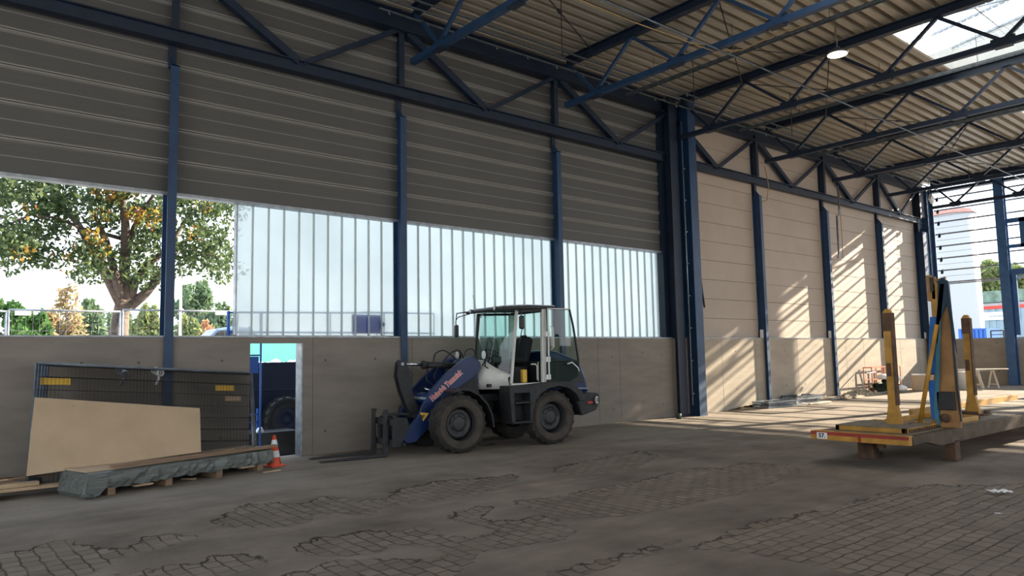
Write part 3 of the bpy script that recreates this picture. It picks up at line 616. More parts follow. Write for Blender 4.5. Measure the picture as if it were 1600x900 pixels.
sg.location=(-2.16,.822,.80)
rg=MB(); rg.lathe([(.075,.002),(.09,.002),(.09,-.002),(.075,-.002)],28,'y'); rg.build('sign_ring','black',sg)
mxt=Matrix.Translation((0,.004,0))@Matrix.Rotation(PI,4,'Z')@Matrix.Rotation(PI/2,4,'X')
text('sign_number','20',.11,'black',sg,mxt,bold=.002)
# cab
wh='loaderwhite'
b=MB(); b.bar((-.37,.62,2.62),(-.21,.62,1.2),.05,.06,(0,1,0)); b.build('front_pillar',wh,LO,bevel=.008)
b=MB(); b.bar((-.2,-.6,2.62),(-.12,-.6,1.2),.05,.06,(0,1,0)); b.build('front_pillar','black',LO,bevel=.008)
b=MB(); b.bar((-1.0,.62,2.66),(-.98,.62,1.14),.10,.07,(0,1,0)); b.build('rear_pillar',wh,LO,bevel=.008)
b=MB(); b.bar((-1.02,-.6,2.64),(-1.0,-.6,1.14),.10,.07,(0,1,0)); b.build('rear_pillar',wh,LO,bevel=.008)
b=MB(); b.box(-1.05,-.2,.56,.65,1.12,1.2); b.build('door_sill',wh,LO,bevel=.01)
b=MB(); b.box(-1.05,-.2,-.64,-.56,1.1,1.55); b.box(-1.08,-1.0,-.6,.6,1.1,1.62); b.build('cab_lower_panel','dark',LO,bevel=.01)
b=MB(); b.box(-1.05,-.1,-.6,.6,1.06,1.14); b.build('cab_floor','black',LO)
b=MB(); b.bar((-.36,.62,2.6),(-1.0,.62,2.63),.04,.05); b.bar((-1.0,-.6,2.62),(-1.0,.62,2.62),.05,.05); b.bar((-.2,-.6,2.6),(-1.0,-.6,2.62),.04,.05); b.build('cab_top_rail','dark',LO)
b=MB(); b.prism([(.06,2.61),(.08,2.65),(-.05,2.69),(-.6,2.72),(-1.2,2.72),(-1.3,2.70),(-1.3,2.67),(-1.0,2.655),(-.36,2.645)],-.66,.68); b.build('cab_roof','dark',LO,bevel=.02)
b=MB(); b.prism([(-.05,2.692),(-.6,2.722),(-1.22,2.722),(-1.3,2.705),(-1.28,2.735),(-.6,2.742),(-.1,2.715)],-.6,.62); b.build('roof_skin','galv',LO)
# white cowl, rounded around the front
def cowl():
    b=MB(); rows=[]; N=16
    prof=[(1.10,0.30),(1.3,.34),(1.48,.32),(1.66,.24)]
    for z,xf in prof:
        row=[]
        for k in range(N+1):
            t=-1+2*k/N; y=.62*t; x=xf-.48*abs(t)**2.6
            zz=z
            if z>1.3: zz=1.3+(z-1.3)*(1-.85*max(0,(abs(t)-.45)/.55))  # top edge dips to the corners
            row.append(Vector((x,y,zz)))
        rows.append(row)
    vs=[v for r in rows for v in r]; n=N+1; fs=[(i*n+k,i*n+k+1,(i+1)*n+k+1,(i+1)*n+k) for i in range(len(rows)-1) for k in range(N)]
    b._add(vs,fs); 
    for f in b.b.faces: f.smooth=True
    return b.build('front_cowl',wh,LO,solid=.03)
cowl()
b=MB(); b.box(-.6,.2,-.45,.45,1.14,1.2); b.build('foot_plate','black',LO)
# glass
def windscreen():
    b=MB(); N=12; A=[];B=[]
    for k in range(N+1):
        t=-1+2*k/N; xb=.12-.30*abs(t)**2.4; xt=-.12-.23*abs(t)**2.4 if t>0 else -.12-.08*abs(t)**2.4
        zb=1.6-.30*max(0,(abs(t)-.3)/.7)
        A.append(Vector((xb,.6*t,zb))); B.append(Vector((xt,.6*t,2.62)))
    b._add(A+B,[(k,k+1,k+1+N+1,k+N+1) for k in range(N)])
    for f in b.b.faces: f.smooth=True
    return b.build('windscreen','cabglass',LO)
windscreen()
b=MB(); b._add([(-.21,-.61,1.55),(-1.0,-.61,1.55),(-1.0,-.61,2.6),(-.25,-.61,2.6)],[(0,1,2,3)]); b._add([(-1.04,-.58,1.62),(-1.04,.58,1.62),(-1.04,.58,2.6),(-1.04,-.58,2.6)],[(0,1,2,3)]); b.build('cab_glass','cabglass',LO)
# open door swung back against the hood
DR=bpy.data.objects.new('cab_door',None); C.objects.link(DR); DR.parent=LO; DR.location=(-1.04,.70,0); DR.rotation_euler=(0,0,-.12)
def dpt(x,z): return (x,0,z)
b=MB(); P=[dpt(0,1.2),dpt(0,2.66),dpt(-.52,2.65),dpt(-.60,2.3),dpt(-.70,1.62),dpt(-.70,1.45)]
for p,q in zip(P,P[1:]): b.bar(p,q,.03,.04,(0,1,0))
b.bar(dpt(0,1.62),dpt(-.7,1.62),.02,.03,(0,1,0)); b.build('door_frame','black',DR,bevel=.004)
b=MB(); b.bar((0,.03,1.25),(0,.03,2.66),.025,.03,(0,1,0)); b.bar((0,.02,2.66),(-.5,.02,2.655),.02,.02,(0,1,0)); b.build('door_edge',wh,DR)
b=MB(); b._add([(-.0,0,1.2),(0,0,2.64),(-.52,0,2.64),(-.6,0,2.3),(-.7,0,1.62),(-.7,0,1.3),(-.5,0,1.2)],[(0,1,2,3,4,5,6)]); b.build('door_pane','cabglass',DR)
b=MB(); b.prism([(-.02,1.2),(-.02,1.6),(-.68,1.6),(-.68,1.3),(-.5,1.2)],-.035,-.02); b.build('door_lower_panel','black',DR)
b=MB(); b.tube([(-.04,.06,2.3),(-.09,.07,2.28),(-.10,.07,1.9),(-.05,.06,1.84)],.012,6); b.build('door_handle',wh,DR)
b=MB(); b.tube([(-.40,.07,1.55),(-.5,.09,1.58),(-.64,.07,1.47),(-.68,.05,1.40)],.014,6); b.build('grab_handle','white',DR)
for z in(1.25,1.6,2.1):
    b=MB(); b.box(-1.08,-.98,.64,.73,z,z+.10); b.build('door_hinge','white',LO)
# seat and controls
b=MB(); b.prism([(-.45,1.52),(-.5,1.60),(-.85,1.58),(-.90,1.66),(-1.0,2.05),(-.92,2.12),(-.84,2.08),(-.76,1.68),(-.42,1.62),(-.38,1.54)],-.17,.27); b.build('seat','seat',LO,bevel=.04)
b=MB(); b.box(-.88,-.45,-.12,.22,1.14,1.52); b.build('seat_base','black',LO,bevel=.02)
b=MB(); b.prism([(-.98,2.02),(-.92,2.15),(-.86,2.15),(-.88,2.02)],-.06,.16); b.build('headrest','seat',LO,bevel=.03)
b=MB(); b.tube([(-.02,.05,1.2),(-.12,.05,1.75)],.035,8); b.lathe([(.17,-.012),(.185,0),(.17,.012),(.155,0),(.17,-.012)],24,'z',(0,0,0)); o=b.build('steering_column','black',LO)
b=MB(); b.lathe([(.165,-.012),(.182,0),(.165,.012),(.15,0),(.165,-.012)],24); b.box(-.16,.16,-.012,.012,-.008,.008); q=b.build('steering_wheel','black',LO); q.location=(-.16,.05,1.8); q.rotation_euler=(0,-.5,0)
b=MB(); b.box(-.66,-.55,.42,.52,1.2,1.46); b.build('fire_extinguisher','yellow',LO,bevel=.02)
b=MB(); b.tube([(-.84,.60,1.25),(-.84,.60,1.52),(-.8,.6,1.56),(-.70,.6,1.56)],.014,6); b.tube([(-.9,.55,1.22),(-.9,.55,1.6)],.012,6); b.build('grab_rail',wh,LO)
b=MB(); b.box(-.95,-.5,-.5,-.2,1.2,1.62); b.build('side_console','black',LO,bevel=.03)
b=MB(); b.tube([(.1,.3,1.62),(.02,.32,1.95),(-.05,.1,2.1)],.012,6); b.build('wiper','black',LO)
# mirrors, lamps, aerial
b=MB(); b.box(-.38,-.26,.84,.90,2.24,2.5); o=b.build('mirror','black',LO,bevel=.03)
b=MB(); b.tube([(-.36,.66,2.6),(-.34,.82,2.6),(-.32,.86,2.5)],.012,6); b.tube([(-.33,.86,2.24),(-.3,.7,1.7)],.010,6); b.build('mirror_arm','black',LO)
b=MB(); b.tube([(.02,-.6,2.66),(.14,-.9,2.64),(.15,-.93,2.45),(.15,-.9,2.3)],.012,6); b.tube([(-.02,-.62,2.62),(.12,-.88,2.56),(.15,-.92,2.5)],.01,6); b.build('mirror_arm','black',LO)
b=MB(); b.box(.12,.17,-.98,-.84,2.14,2.4); b.build('mirror','black',LO,bevel=.03)
def lamp(x,y,z,r=.06):
    b=MB(); b.lathe([(0,-.08),(r*.7,-.07),(r,-.01),(r*1.1,0)],20,'x'); o=b.build('work_lamp','black',LO); o.location=(x,y,z)
    b=MB(); b.lathe([(0,.018),(r*.6,.014),(r*1.02,0)],20,'x'); b.build('lens','white',o)
lamp(.36,.56,1.76,.08); lamp(.36,-.5,1.76,.08); lamp(.07,.5,2.66,.04); lamp(.07,-.45,2.66,.04)
b=MB(); b.tube([(.3,.56,1.74),(.3,.5,1.55),(.2,.45,1.5)],.014,6); b.tube([(.3,-.5,1.74),(.3,-.45,1.5),(.3,-.3,1.4)],.014,6); b.build('lamp_bracket','black',LO)
b=MB(); b.tube([(-.1,-.5,2.72),(-.02,-.5,3.0)],.004,4); b.build('aerial','black',LO)
# boom
plate=[(.34,1.5),(.36,1.62),(.5,1.74),(.66,1.72),(.82,1.62),(1.16,1.38),(1.45,1.1),(1.6,.85),(1.68,.66),(1.90,.46),(2.0,.3),(1.9,.2),(1.72,.22),(1.5,.42),(1.36,.66),(1.22,.88),(1.0,1.06),(.72,1.22),(.5,1.34)]
for s in(1,-1):
    b=MB(); b.prism(plate,s*.40-.035,s*.40+.035); b.build('lift_arm','loaderblue',LO,bevel=.01)
b=MB(); b.lathe([(0,-.42),(.1,-.42),(.1,.42),(0,.42)],20,'y',(1.42,0,.98)); b.build('cross_tube','loaderblue',LO)
b=MB(); b.prism([(.3,1.2),(.34,1.66),(.5,1.7),(.62,1.62),(.6,1.2)],-.26,-.18); b.prism([(.3,1.2),(.34,1.66),(.5,1.7),(.62,1.62),(.6,1.2)],.18,.26); b.box(.32,.5,-.25,.25,1.1,1.5); b.build('boom_tower','loaderblue',LO,bevel=.01)
for s in(1,-1):
    b=MB(); b.tube([(.45,.3*s,.85),(.85,.3*s,1.02)],.05,14); b.build('lift_cylinder','dark',LO)
    b=MB(); b.tube([(.84,.3*s,1.02),(1.2,.3*s,1.14)],.025,12); b.build('lift_rod','chrome',LO)
lev=[(1.9,1.64),(1.84,1.7),(1.75,1.66),(1.71,1.56),(1.6,1.42),(1.64,1.2),(1.60,1.0),(1.5,.8),(1.52,.66),(1.62,.60),(1.72,.8),(1.85,1.1),(1.93,1.4)]
b=MB(); b.prism(lev,-.09,-.06); b.prism(lev,.06,.09); b.box(1.62,1.7,-.06,.06,1.15,1.35); b.build('tilt_lever','dark',LO,bevel=.005)
b=MB(); b.tube([(1.83,-.1,1.62),(1.83,.12,1.62)],.03,10); b.tube([(1.5,-.42,.98),(1.5,.42,.98)],.03,10); b.build('pivot_pin','galv',LO)
b=MB(); b.tube([(1.36,.0,1.595),(.62,.0,1.56)],.062,16); b.tube([(1.38,.0,1.595),(1.31,.0,1.592)],.08,16); b.build('tilt_cylinder','dark',LO)
b=MB(); b.tube([(1.83,.0,1.62),(1.36,.0,1.597)],.03,12); b.build('tilt_rod','chrome',LO)
hz=[[(.5,.05,1.65),(.62,.08,1.85),(.8,.1,1.82),(.95,.08,1.68),(.98,.07,1.6)],[(.62,-.05,1.68),(.85,-.1,1.86),(1.05,-.1,1.8),(1.12,-.05,1.64)],[(.38,.3,1.6),(.42,.3,1.85),(.55,.25,1.86),(.62,.22,1.7)],[(1.1,.12,1.55),(1.2,.14,1.35),(1.0,.15,1.22),(.8,.15,1.3)],[(1.3,.08,1.55),(1.35,.14,1.3),(1.1,.2,1.15)],[(.3,.4,1.55),(.2,.46,1.72),(.08,.5,1.6)]]
for h_ in hz:
    b=MB(); pts=[Vector(p) for p in h_]; 
    out=[]
    for i in range(len(pts)-1):
        p0=pts[max(i-1,0)];p1=pts[i];p2=pts[i+1];p3=pts[min(i+2,len(pts)-1)]
        for t in(0,.25,.5,.75): out.append(.5*((2*p1)+(-p0+p2)*t+(2*p0-5*p1+4*p2-p3)*t*t+(-p0+3*p1-3*p2+p3)*t**3))
    out.append(pts[-1]); b.tube(out,.014,8); b.build('hydraulic_hose','black',LO)
# quick coupler, fork carriage, forks
b=MB(); 
for y in(-.22,.42): b.prism([(1.85,.50),(1.9,.66),(2.13,.68),(2.19,.60),(2.17,.16),(2.02,.15),(1.96,.3)],y-.025,y+.025)
b.bar((1.62,-.22,.66),(1.62,.46,.66),.06,.06); b.bar((1.98,-.3,.2),(1.98,.5,.2),.05,.05); b.bar((1.7,.1,.70),(2.15,.1,.72),.05,.04); b.bar((1.7,-.1,.70),(2.15,-.1,.72),.03,.03); b.build('quick_coupler','dark',LO,bevel=.005)
b=MB(); b.bar((2.22,-.36,.60),(2.22,.62,.60),.06,.11); b.bar((2.22,-.36,.24),(2.22,.62,.24),.06,.11); 
for y in(-.33,-.05,.2,.58): b.bar((2.22,y,.2),(2.22,y,.64),.05,.03,(0,1,0))
b.build('fork_carriage','dark',LO,bevel=.006)
for y in(-.14,.40):
    b=MB(); b.prism([(2.27,.03),(2.26,.10),(2.28,.76),(2.32,.78),(2.34,.06),(2.9,.045),(3.48,.028),(3.5,.022),(3.46,.015),(2.34,.008),(2.28,.008)],y-.05,y+.05); b.box(2.25,2.33,y-.025,y+.025,.76,.82); b.build('fork','dark',LO,bevel=.004)
# livery on the near arm
p0,p1=Vector((1.44,.94)),Vector((.76,1.47)); ang=math.atan2(p1.y-p0.y,p1.x-p0.x); mid=(p0+p1)/2
def armmx(x,z,dy,a): return Matrix.Translation((x,.436+dy,z))@Matrix.Rotation(PI,4,'Z')@Matrix.Rotation(PI/2,4,'X')@Matrix.Rotation(a,4,'Z')
aa=math.atan2(p1.y-p0.y,-(p1.x-p0.x))
text('livery_outline','Heinrich Temmink',.142,'white',LO,armmx(mid.x,mid.y,.0,aa),ext=.0005,bold=.009,sx=.74)
text('livery_lettering','Heinrich Temmink',.142,'red',LO,armmx(mid.x,mid.y,.0016,aa),ext=.0005,bold=.003,sx=.74)
b=MB(); b.prism([(1.64,.74),(1.46,.72),(1.58,.58)],.436,.440); b.build('warning_triangle','yellow',LO)
b=MB(); b.prism([(1.575,.70),(1.555,.70),(1.56,.645),(1.572,.645)],.4395,.442); b.lathe([(0,.003),(.007,.003),(.007,0)],10,'y',(1.57,.44,.627)); b.build('warning_mark','black',LO)
# ---------------------------------------------------------------- yellow rack trailer
TZ=.50
T=thing('rack_trailer','long yellow loading rack on low platform with tall posts and a 57 plate','trailer',(10.87,4.46,0))
b=MB(); b.box(0,.14,0,1.43,TZ-.13,TZ); b.box(.14,9.2,.10,1.36,TZ-.05,TZ-.012); b.build('end_plate','tryellow',T,bevel=.006)
b=MB(); b.box(-.002,.0,-.0,1.43,TZ-.055,TZ-.004); b.box(-.002,.0,.66,.71,TZ-.125,TZ-.05); b.build('red_stripe','trred',T)
b=MB(); b.prism([(0,0),(.42,0),(.42,.045),(0,.045)],.0,.002); o=b
q=MB(); q.box(-.006,-.001,1.17,1.33,TZ-.115,TZ-.02); q=q.build('number_plate','white',T)
text('plate_number','57.',.088,'black',T,Matrix.Translation((-.008,1.25,TZ-.068))@Matrix.Rotation(-PI/2,4,'Z')@Matrix.Rotation(PI/2,4,'X'),bold=.003)
b=MB(); b.prism([(.1,TZ-.13),(.1,TZ-.01),(9.2,TZ-.01),(9.2,TZ-.22),(1.1,TZ-.22),(.6,TZ-.13)],.0,.10); b.build('side_beam','trside',T,bevel=.006)
b=MB(); b.prism([(.1,TZ-.13),(.1,TZ-.01),(9.2,TZ-.01),(9.2,TZ-.22),(1.1,TZ-.22),(.6,TZ-.13)],1.33,1.43); b.build('side_beam','tryellow',T,bevel=.006)
b=MB(); b.box(.14,9.2,.1,1.33,TZ-.01,TZ); b.build('deck_plate','trdeck',T)
b=MB(); b.prism([(.35,TZ-.12),(1.5,TZ-.22),(2.4,TZ-.22),(2.2,TZ-.06),(.3,TZ-.06)],.3,1.1); b.box(1.0,1.2,.95,1.2,.0,TZ-.1); b.build('underframe','trrust',T,bevel=.01)
for x in(.28,.95): b=MB(); b.box(x-.03,x+.03,.45,.55,TZ-.22,TZ-.12); b.build('lug','trrust',T)
for x,y in((1.72,.06),(1.72,1.3),(6.8,.2),(6.8,1.2)):
    b=MB(); b.box(x-.1,x+.1,y-.06,y+.08,.0,TZ-.2); b.box(x-.15,x+.15,y-.1,y+.12,0,.02); b.build('support_leg','trrust',T)
# raised cassette frames on the deck
b=MB(); b.box(.35,1.62,.18,.24,TZ,TZ+.07); b.box(.35,1.62,1.15,1.21,TZ,TZ+.07); b.box(.35,.41,.18,1.21,TZ,TZ+.07); b.box(1.58,1.64,.18,1.21,TZ,TZ+.07); b.build('cassette_frame','tryellow',T,bevel=.005)
b=MB(); b.box(.33,1.3,.16,1.2,TZ+.07,TZ+.082); b.build('cover_plate','trdeck',T)
b=MB(); b.box(1.68,3.2,.15,.2,TZ,TZ+.08); b.box(1.68,3.2,1.0,1.05,TZ,TZ+.08); b.box(3.15,3.2,.15,1.05,TZ,TZ+.08); b.box(2.4,3.3,.5,.56,TZ,TZ+.06); b.build('cassette_frame','tryellow',T,bevel=.005)
b=MB()
b.box(.45,1.7,.27,.29,TZ,TZ+.02); b.box(.45,1.7,.17,.18,TZ+.005,TZ+.02)
for k in range(14): b.box(.45+.09*k,.5+.09*k,.26,.30,TZ,TZ+.05); b.box(.45+.09*k,.5+.09*k,.17,.18,TZ+.015,TZ+.05)
b.build('toothed_rail','trrust',T)
b=MB(); b.box(3.4,9.2,1.30,1.36,TZ,TZ+.12); b.box(4.6,9.2,1.5,1.56,TZ,TZ+.06); b.build('side_guard','tryellow',T,bevel=.005)
# slim posts
def post(x,y,h,nm):
    b=MB(); b.prism([(y-.13,TZ),(y+.13,TZ),(y+.12,TZ+.06),(y+.065,TZ+.36),(y+.055,h),(y+.02,h+.04),(y-.03,h+.04),(y-.055,h),(y-.065,TZ+.36),(y-.12,TZ+.06)],x-.045,x+.045,'yz'); p=b.build(nm,'tryellow',T,bevel=.006)
    b=MB(); b.box(x-.06,x+.06,y-.075,y-.055,TZ+.36,h-.02); b.box(x-.05,x-.046,y-.02,y+.05,1.3,1.5); b.box(x-.055,x+.055,y-.07,y+.065,h-.3,h-.02); b.build('post_rubber','trrust',p)
    b=MB(); b.box(x-.10,x+.35,y-.2,y+.2,TZ,TZ+.03); b.tube([(x+.1,y-.16,TZ+.06),(x+.3,y-.16,TZ+.06)],.03,10); b.tube([(x-.08,y-.1,TZ+.05),(x-.08,y+.16,TZ+.05)],.025,10); b.build('post_base','trrust',p)
post(.93,.57,2.29,'slim_post'); post(4.17,.57,2.27,'slim_post')
# main mast: tapered box with blue straps and counter box
mx_,my=1.64,.06
b=MB(); b.prism([(my-.17,TZ),(my+.24,TZ),(my+.20,TZ+.5),(my-.03,2.72),(my-.13,2.72),(my-.16,TZ+.6)],mx_-.04,mx_+.03,'yz'); mast=b.build('mast','trbeam',T,bevel=.008)
b=MB(); b.prism([(my-.175,TZ+.1),(my-.14,TZ+.6),(my-.13,2.70),(my-.15,2.70),(my-.18,TZ+.6),(my-.19,TZ+.1)],mx_-.055,mx_-.01,'yz'); b.build('mast_flange','black',mast)
b=MB(); b.prism([(my+.0,2.2),(my+.12,2.2),(my+.11,2.72),(my-.02,2.72)],mx_-.04,mx_+.04,'yz'); b.build('mast_head','tryellow',mast)
b=MB(); b.box(mx_-.05,mx_+.05,my+.11,my+.17,2.45,2.86); b.box(mx_-.04,mx_+.04,my+.045,my+.11,2.47,2.83); b.bar((mx_,my+.08,2.76),(mx_,my-.1,2.80),.05,.035); b.build('mast_hook','trbeam',mast,bevel=.01)
b=MB(); b.box(mx_-.07,mx_-.03,my+.065,my+.11,2.60,2.82); b.build('hook_pad','black',mast)
b=MB(); b.prism([(my+.06,1.32),(my+.23,1.32),(my+.14,2.2),(my+.05,2.2),(my+.06,1.8)],mx_-.085,mx_-.065,'yz'); b.prism([(my+.10,TZ+.15),(my+.22,TZ+.12),(my+.235,1.22),(my+.1,1.22)],mx_-.085,mx_-.065,'yz'); b.build('blue_webbing','bluestrap',mast)
def ribbon(pts,w,m,nm,dx):
    b=MB()
    for p,q in zip(pts,pts[1:]): b.bar((mx_+dx,my+p[0],p[1]),(mx_+dx,my+q[0],q[1]),w,.02,(1,0,0))
    b.build(nm,m,mast)
ribbon([(-.08,2.7),(.0,2.2),(.05,1.7),(.06,1.55),(.10,1.1),(.14,.8),(.12,TZ+.03)],.06,'tealstrap','hanging_strap',-.1)
b=MB(); b.prism([(my-.16,2.74),(my-.08,2.80),(my-.02,2.74),(my+.01,2.35),(my+.07,2.0),(my+.05,1.75),(my+.0,2.1),(my-.06,2.25),(my-.12,2.4),(my-.17,1.95),(my-.21,1.62),(my-.20,1.9),(my-.17,2.5)],mx_-.11,mx_-.085,'yz'); b.build('hanging_cloth','cloth',mast)
b=MB(); b.box(mx_-.11,mx_-.06,my-.13,my+.12,TZ+.27,TZ+.55); b.build('black_box','black',mast,bevel=.01)
b=MB(); b.lathe([(0,0),(.06,0),(.07,-.03),(.05,-.05),(0,-.05)],20,'x',(mx_-.07,my+.02,TZ+.15)); b.build('roller','trrust',mast)
b=MB(); b.tube([(mx_-.2,my+.36,TZ+.02),(mx_-.13,my+.03,2.08)],.032,12); b.build('diagonal_strut','tryellow',T)
# ---------------------------------------------------------------- leaning mesh fence panels
def fence_panel(label,x,y,dz,tilt,w=3.3,h=1.95,rot=0.,m='galvdark',xr=0):
    t=thing('mesh_fence',label,'fence panel',(x,y,dz),rot,'mesh fence panels leaning on the wall')
    b=MB(); r=.021; P=[(0,0,0),(w,0,0),(w,0,h),(0,0,h)]
    for i in range(4): b.tube([P[i],P[(i+1)%4]],r,8)
    fr=b.build('frame',m,t); b=MB()
    for k in range(1,int(w/.05)): b.bar((k*.05,0,0),(k*.05,0,h),.0035,.0035,(0,1,0))
    for k in range(1,9): b.bar((0,0,k*h/9),(w,0,k*h/9),.005,.005)
    b.build('wire_mesh','black',t)
    t.rotation_euler=(-tilt,xr,rot); return t
tl_=.36
for i in range(5):
    fence_panel(['mesh fence panel at the back of the leaning stack, touching the concrete wall','second mesh fence panel from the wall in the leaning stack','middle mesh fence panel of the leaning stack','second mesh fence panel from the front of the leaning stack','front mesh fence panel of the stack, holding yellow tags, behind the chipboard'][i],1.50+.045*(4-i)-.02,12.03-.055*i,.12-.0*i,tl_-.012*i,w=3.0+.012*i,h=1.72,xr=.075)
def oncard(name,px,py,w,h,m,label,yy): 
    p=atY(px,py,yy); b=MB(); b.box(-w/2,w/2,-.006,.006,-h/2,h/2); o=b.build(name,m,bevel=.004); o.location=p; o.rotation_euler=(-.3,.05,0); tag(o,label,'tag','yellow tags on the fence panels')
oncard('fence_tag',87,596,.37,.10,'yellow','long bright yellow tag at the upper left of the fence panels',12.36)
oncard('fence_tag',351,606.5,.30,.09,'yellow','yellow tag at the upper right of the fence panels',12.42)
oncard('fence_tag',364,623,.26,.08,'wood','pale tan tag just below the upper right yellow tag',12.36)
for k,(px,py) in enumerate([(190,580),(246,579)]):
    p=atY(px,py,12.5); b=MB()
    for a in range(3): b.lathe([(.045,-.02),(.06,0),(.045,.02),(.03,0),(.045,-.02)],14,'y',(.03*a-.03,-.03*a,-.02*a))
    b.tube([(0,0,.02),(.02,-.02,-.12),(-.02,0,-.22)],.02,6); o=b.build('rag','white' if k else 'galv'); o.location=p; tag(o,['grey rag knotted around the top rail of the fence panels, left','white roll of tape tied to the top rail beside the first column'][k],'rag')
# chipboard sheet
A=[atY(54,620.7,12.0),atY(311.6,637.7,12.02),atY(313.5,705,11.72),atY(41,743,11.62)]
b=MB(); n=Vector((0,-.02,-.006)); b._add(A+[a+n for a in A],[(0,1,2,3),(4,7,6,5),(0,4,5,1),(1,5,6,2),(2,6,7,3),(3,7,4,0)])
o=b.build('chipboard_sheet','ply'); tag(o,'large plain chipboard sheet leaning against the mesh fence panels','board')
for px,py in((115,636),(283,649)):
    p=atY(px,py,11.93); b=MB(); b.lathe([(0,-.0),(.016,0),(.016,-.005)],10,'y'); q=b.build('bolt_hole','black',o); q.location=p+Vector((0,.015 if px<200 else .03,0))
# wrapped pallet stack
t=thing('wrapped_pack','long low pack wrapped in grey plastic beneath a chipboard, beside the cone','pack',(2.05,11.0,0),math.radians(15.5))
W_=2.85; b=MB(); random.seed(4); nx=44; ny=6; vs=[]
ring=[]
def rr(a): return random.uniform(-a,a)
for i in range(nx+1):
    x=W_*i/nx; r=[(x+rr(.005),-.02+rr(.012),.10+rr(.02)),(x,-.045+rr(.022),.17+rr(.015)),(x,-.03+rr(.02),.24),(x,-.01+rr(.01),.30),(x,.03,.315),(x,.35,.317),(x,.67,.315),(x,.71+rr(.01),.28),(x,.71+rr(.015),.12)]; vs+=r
n=9; b._add(vs,[(i*n+k,i*n+k+1,(i+1)*n+k+1,(i+1)*n+k) for i in range(nx) for k in range(n-1)]+[tuple(range(n)),tuple(nx*n+k for k in range(n))[::-1]]); b.build('plastic_wrap','film',t)
b=MB(); b.prism([(.0,.3),(-.06,.16),(-.10,.02),(.02,.0),(.12,.03),(.2,.12),(.22,.3)],-.06,-.03); b.prism([(-.03,.3),(-.08,.06),(-.04,.0),(0,.3)],-.05,.66); b.tube([(-.05,-.06,.2),(-.09,-.05,.05),(.03,-.07,.02)],[.02,.045,.03],7); b.build('wrap_fold','film',t)
for k,x in enumerate((.3,1.1,1.9,2.62)): b=MB(); b.box(x-.05,x+.05,.0,.68,0,.10); b.build('bearer','wood2',t)
b=MB(); b.box(.6,.85,-.04,.1,.06,.08); b.build('slat','wood',t)
b=MB(); b.box(2.25,2.5,-.03,.1,.08,.1); b.build('slat','wood',t)
b=MB(); b.box(.0,W_-.0,.06,.68,.318,.338); o=b.build('chipboard_strip','ply'); o.location=(2.05,11.0,0); o.rotation_euler=(0,0,math.radians(15.5)); tag(o,'long chipboard strip lying flat on the plastic wrapped pack','board')
b=MB(); b.box(0,2.6,-.05,.05,0,.035); o=b.build('timber_batten','wood2'); o.location=(2.35,11.16,.339); o.rotation_euler=(0,0,math.radians(14.2)); tag(o,'long brown batten lying along the front edge of the wrapped pack','batten')
b=MB(); b.box(0,.42,-.03,.03,0,.02); o=b.build('timber_batten','wood'); o.location=(3.9,11.72,.339); o.rotation_euler=(0,0,math.radians(35)); tag(o,'short pale batten lying askew near the right end of the wrapped pack','batten')
for k,(px,py,a) in enumerate([(188,735,.1),(312,719,.15)]):
    p=atZ(px,py,.262); b=MB(); b.box(-.2,.2,-.055,.055,-.012,.012); o=b.build('wood_offcut','wood'); o.location=(p.x,p.y,.265); o.rotation_euler=(0,.05,.3); tag(o,['flat wood offcut sticking out of the pack front at its left half','flat wood offcut sticking out of the pack front at its right half'][k],'offcut','offcuts in the pack front')
# planks at the far left
for k,(x0,y0,z,w,h,L_,a,m) in enumerate([(-.6,11.72,.10,.22,.04,2.5,.02,'wood'),(-.9,11.95,.10,.3,.1,2.3,-.0,'wood2'),(-.4,11.65,.145,.12,.05,2.0,.05,'wood'),(-.6,12.0,.205,.14,.03,1.95,.03,'wood'),(.2,12.08,.21,.10,.025,1.6,-.04,'wood2')]):
    b=MB(); b.box(0,L_,-w/2,w/2,0,h); o=b.build('plank',m); o.location=(x0,y0,z); o.rotation_euler=(0,0,a); tag(o,['pale plank at the bottom front of the left edge timber heap','thick brown plank beneath the heap at the left edge','narrow pale plank on the front of the left edge heap','thin pale plank on top of the left edge heap','thin brown plank lying hindmost on the left edge heap'][k],'plank','planks at the left edge')
for x in(-.3,1.05):
    b=MB(); b.box(-.05,.05,-.35,.3,0,.098); o=b.build('bearer_block','wood2'); o.location=(x,11.85,0); tag(o,'dark bearer block under the planks, '+('left one' if x<0 else 'right one near the wrapped pack'),'timber','bearers of the left edge heap')
# traffic cone
t=thing('traffic_cone','orange red traffic cone with two white bands in front of the doorway','cone',(4.93,12.02,0),.3)
b=MB(); b.box(-.14,.14,-.14,.14,0,.025); b.build('base','conered',t,bevel=.01)
b=MB(); b.lathe([(.115,.025),(.112,.04),(.022,.50),(.012,.50),(0,.495)],32); b.build('cone_body','conered',t)
def cr_(z): return .112-(.09*(z-.04)/.46)
for a,c in((.15,.255),(.33,.43)): b=MB(); b.lathe([(cr_(a)+.002,a),(cr_(c)+.002,c)],32); b.build('white_band','white',t)
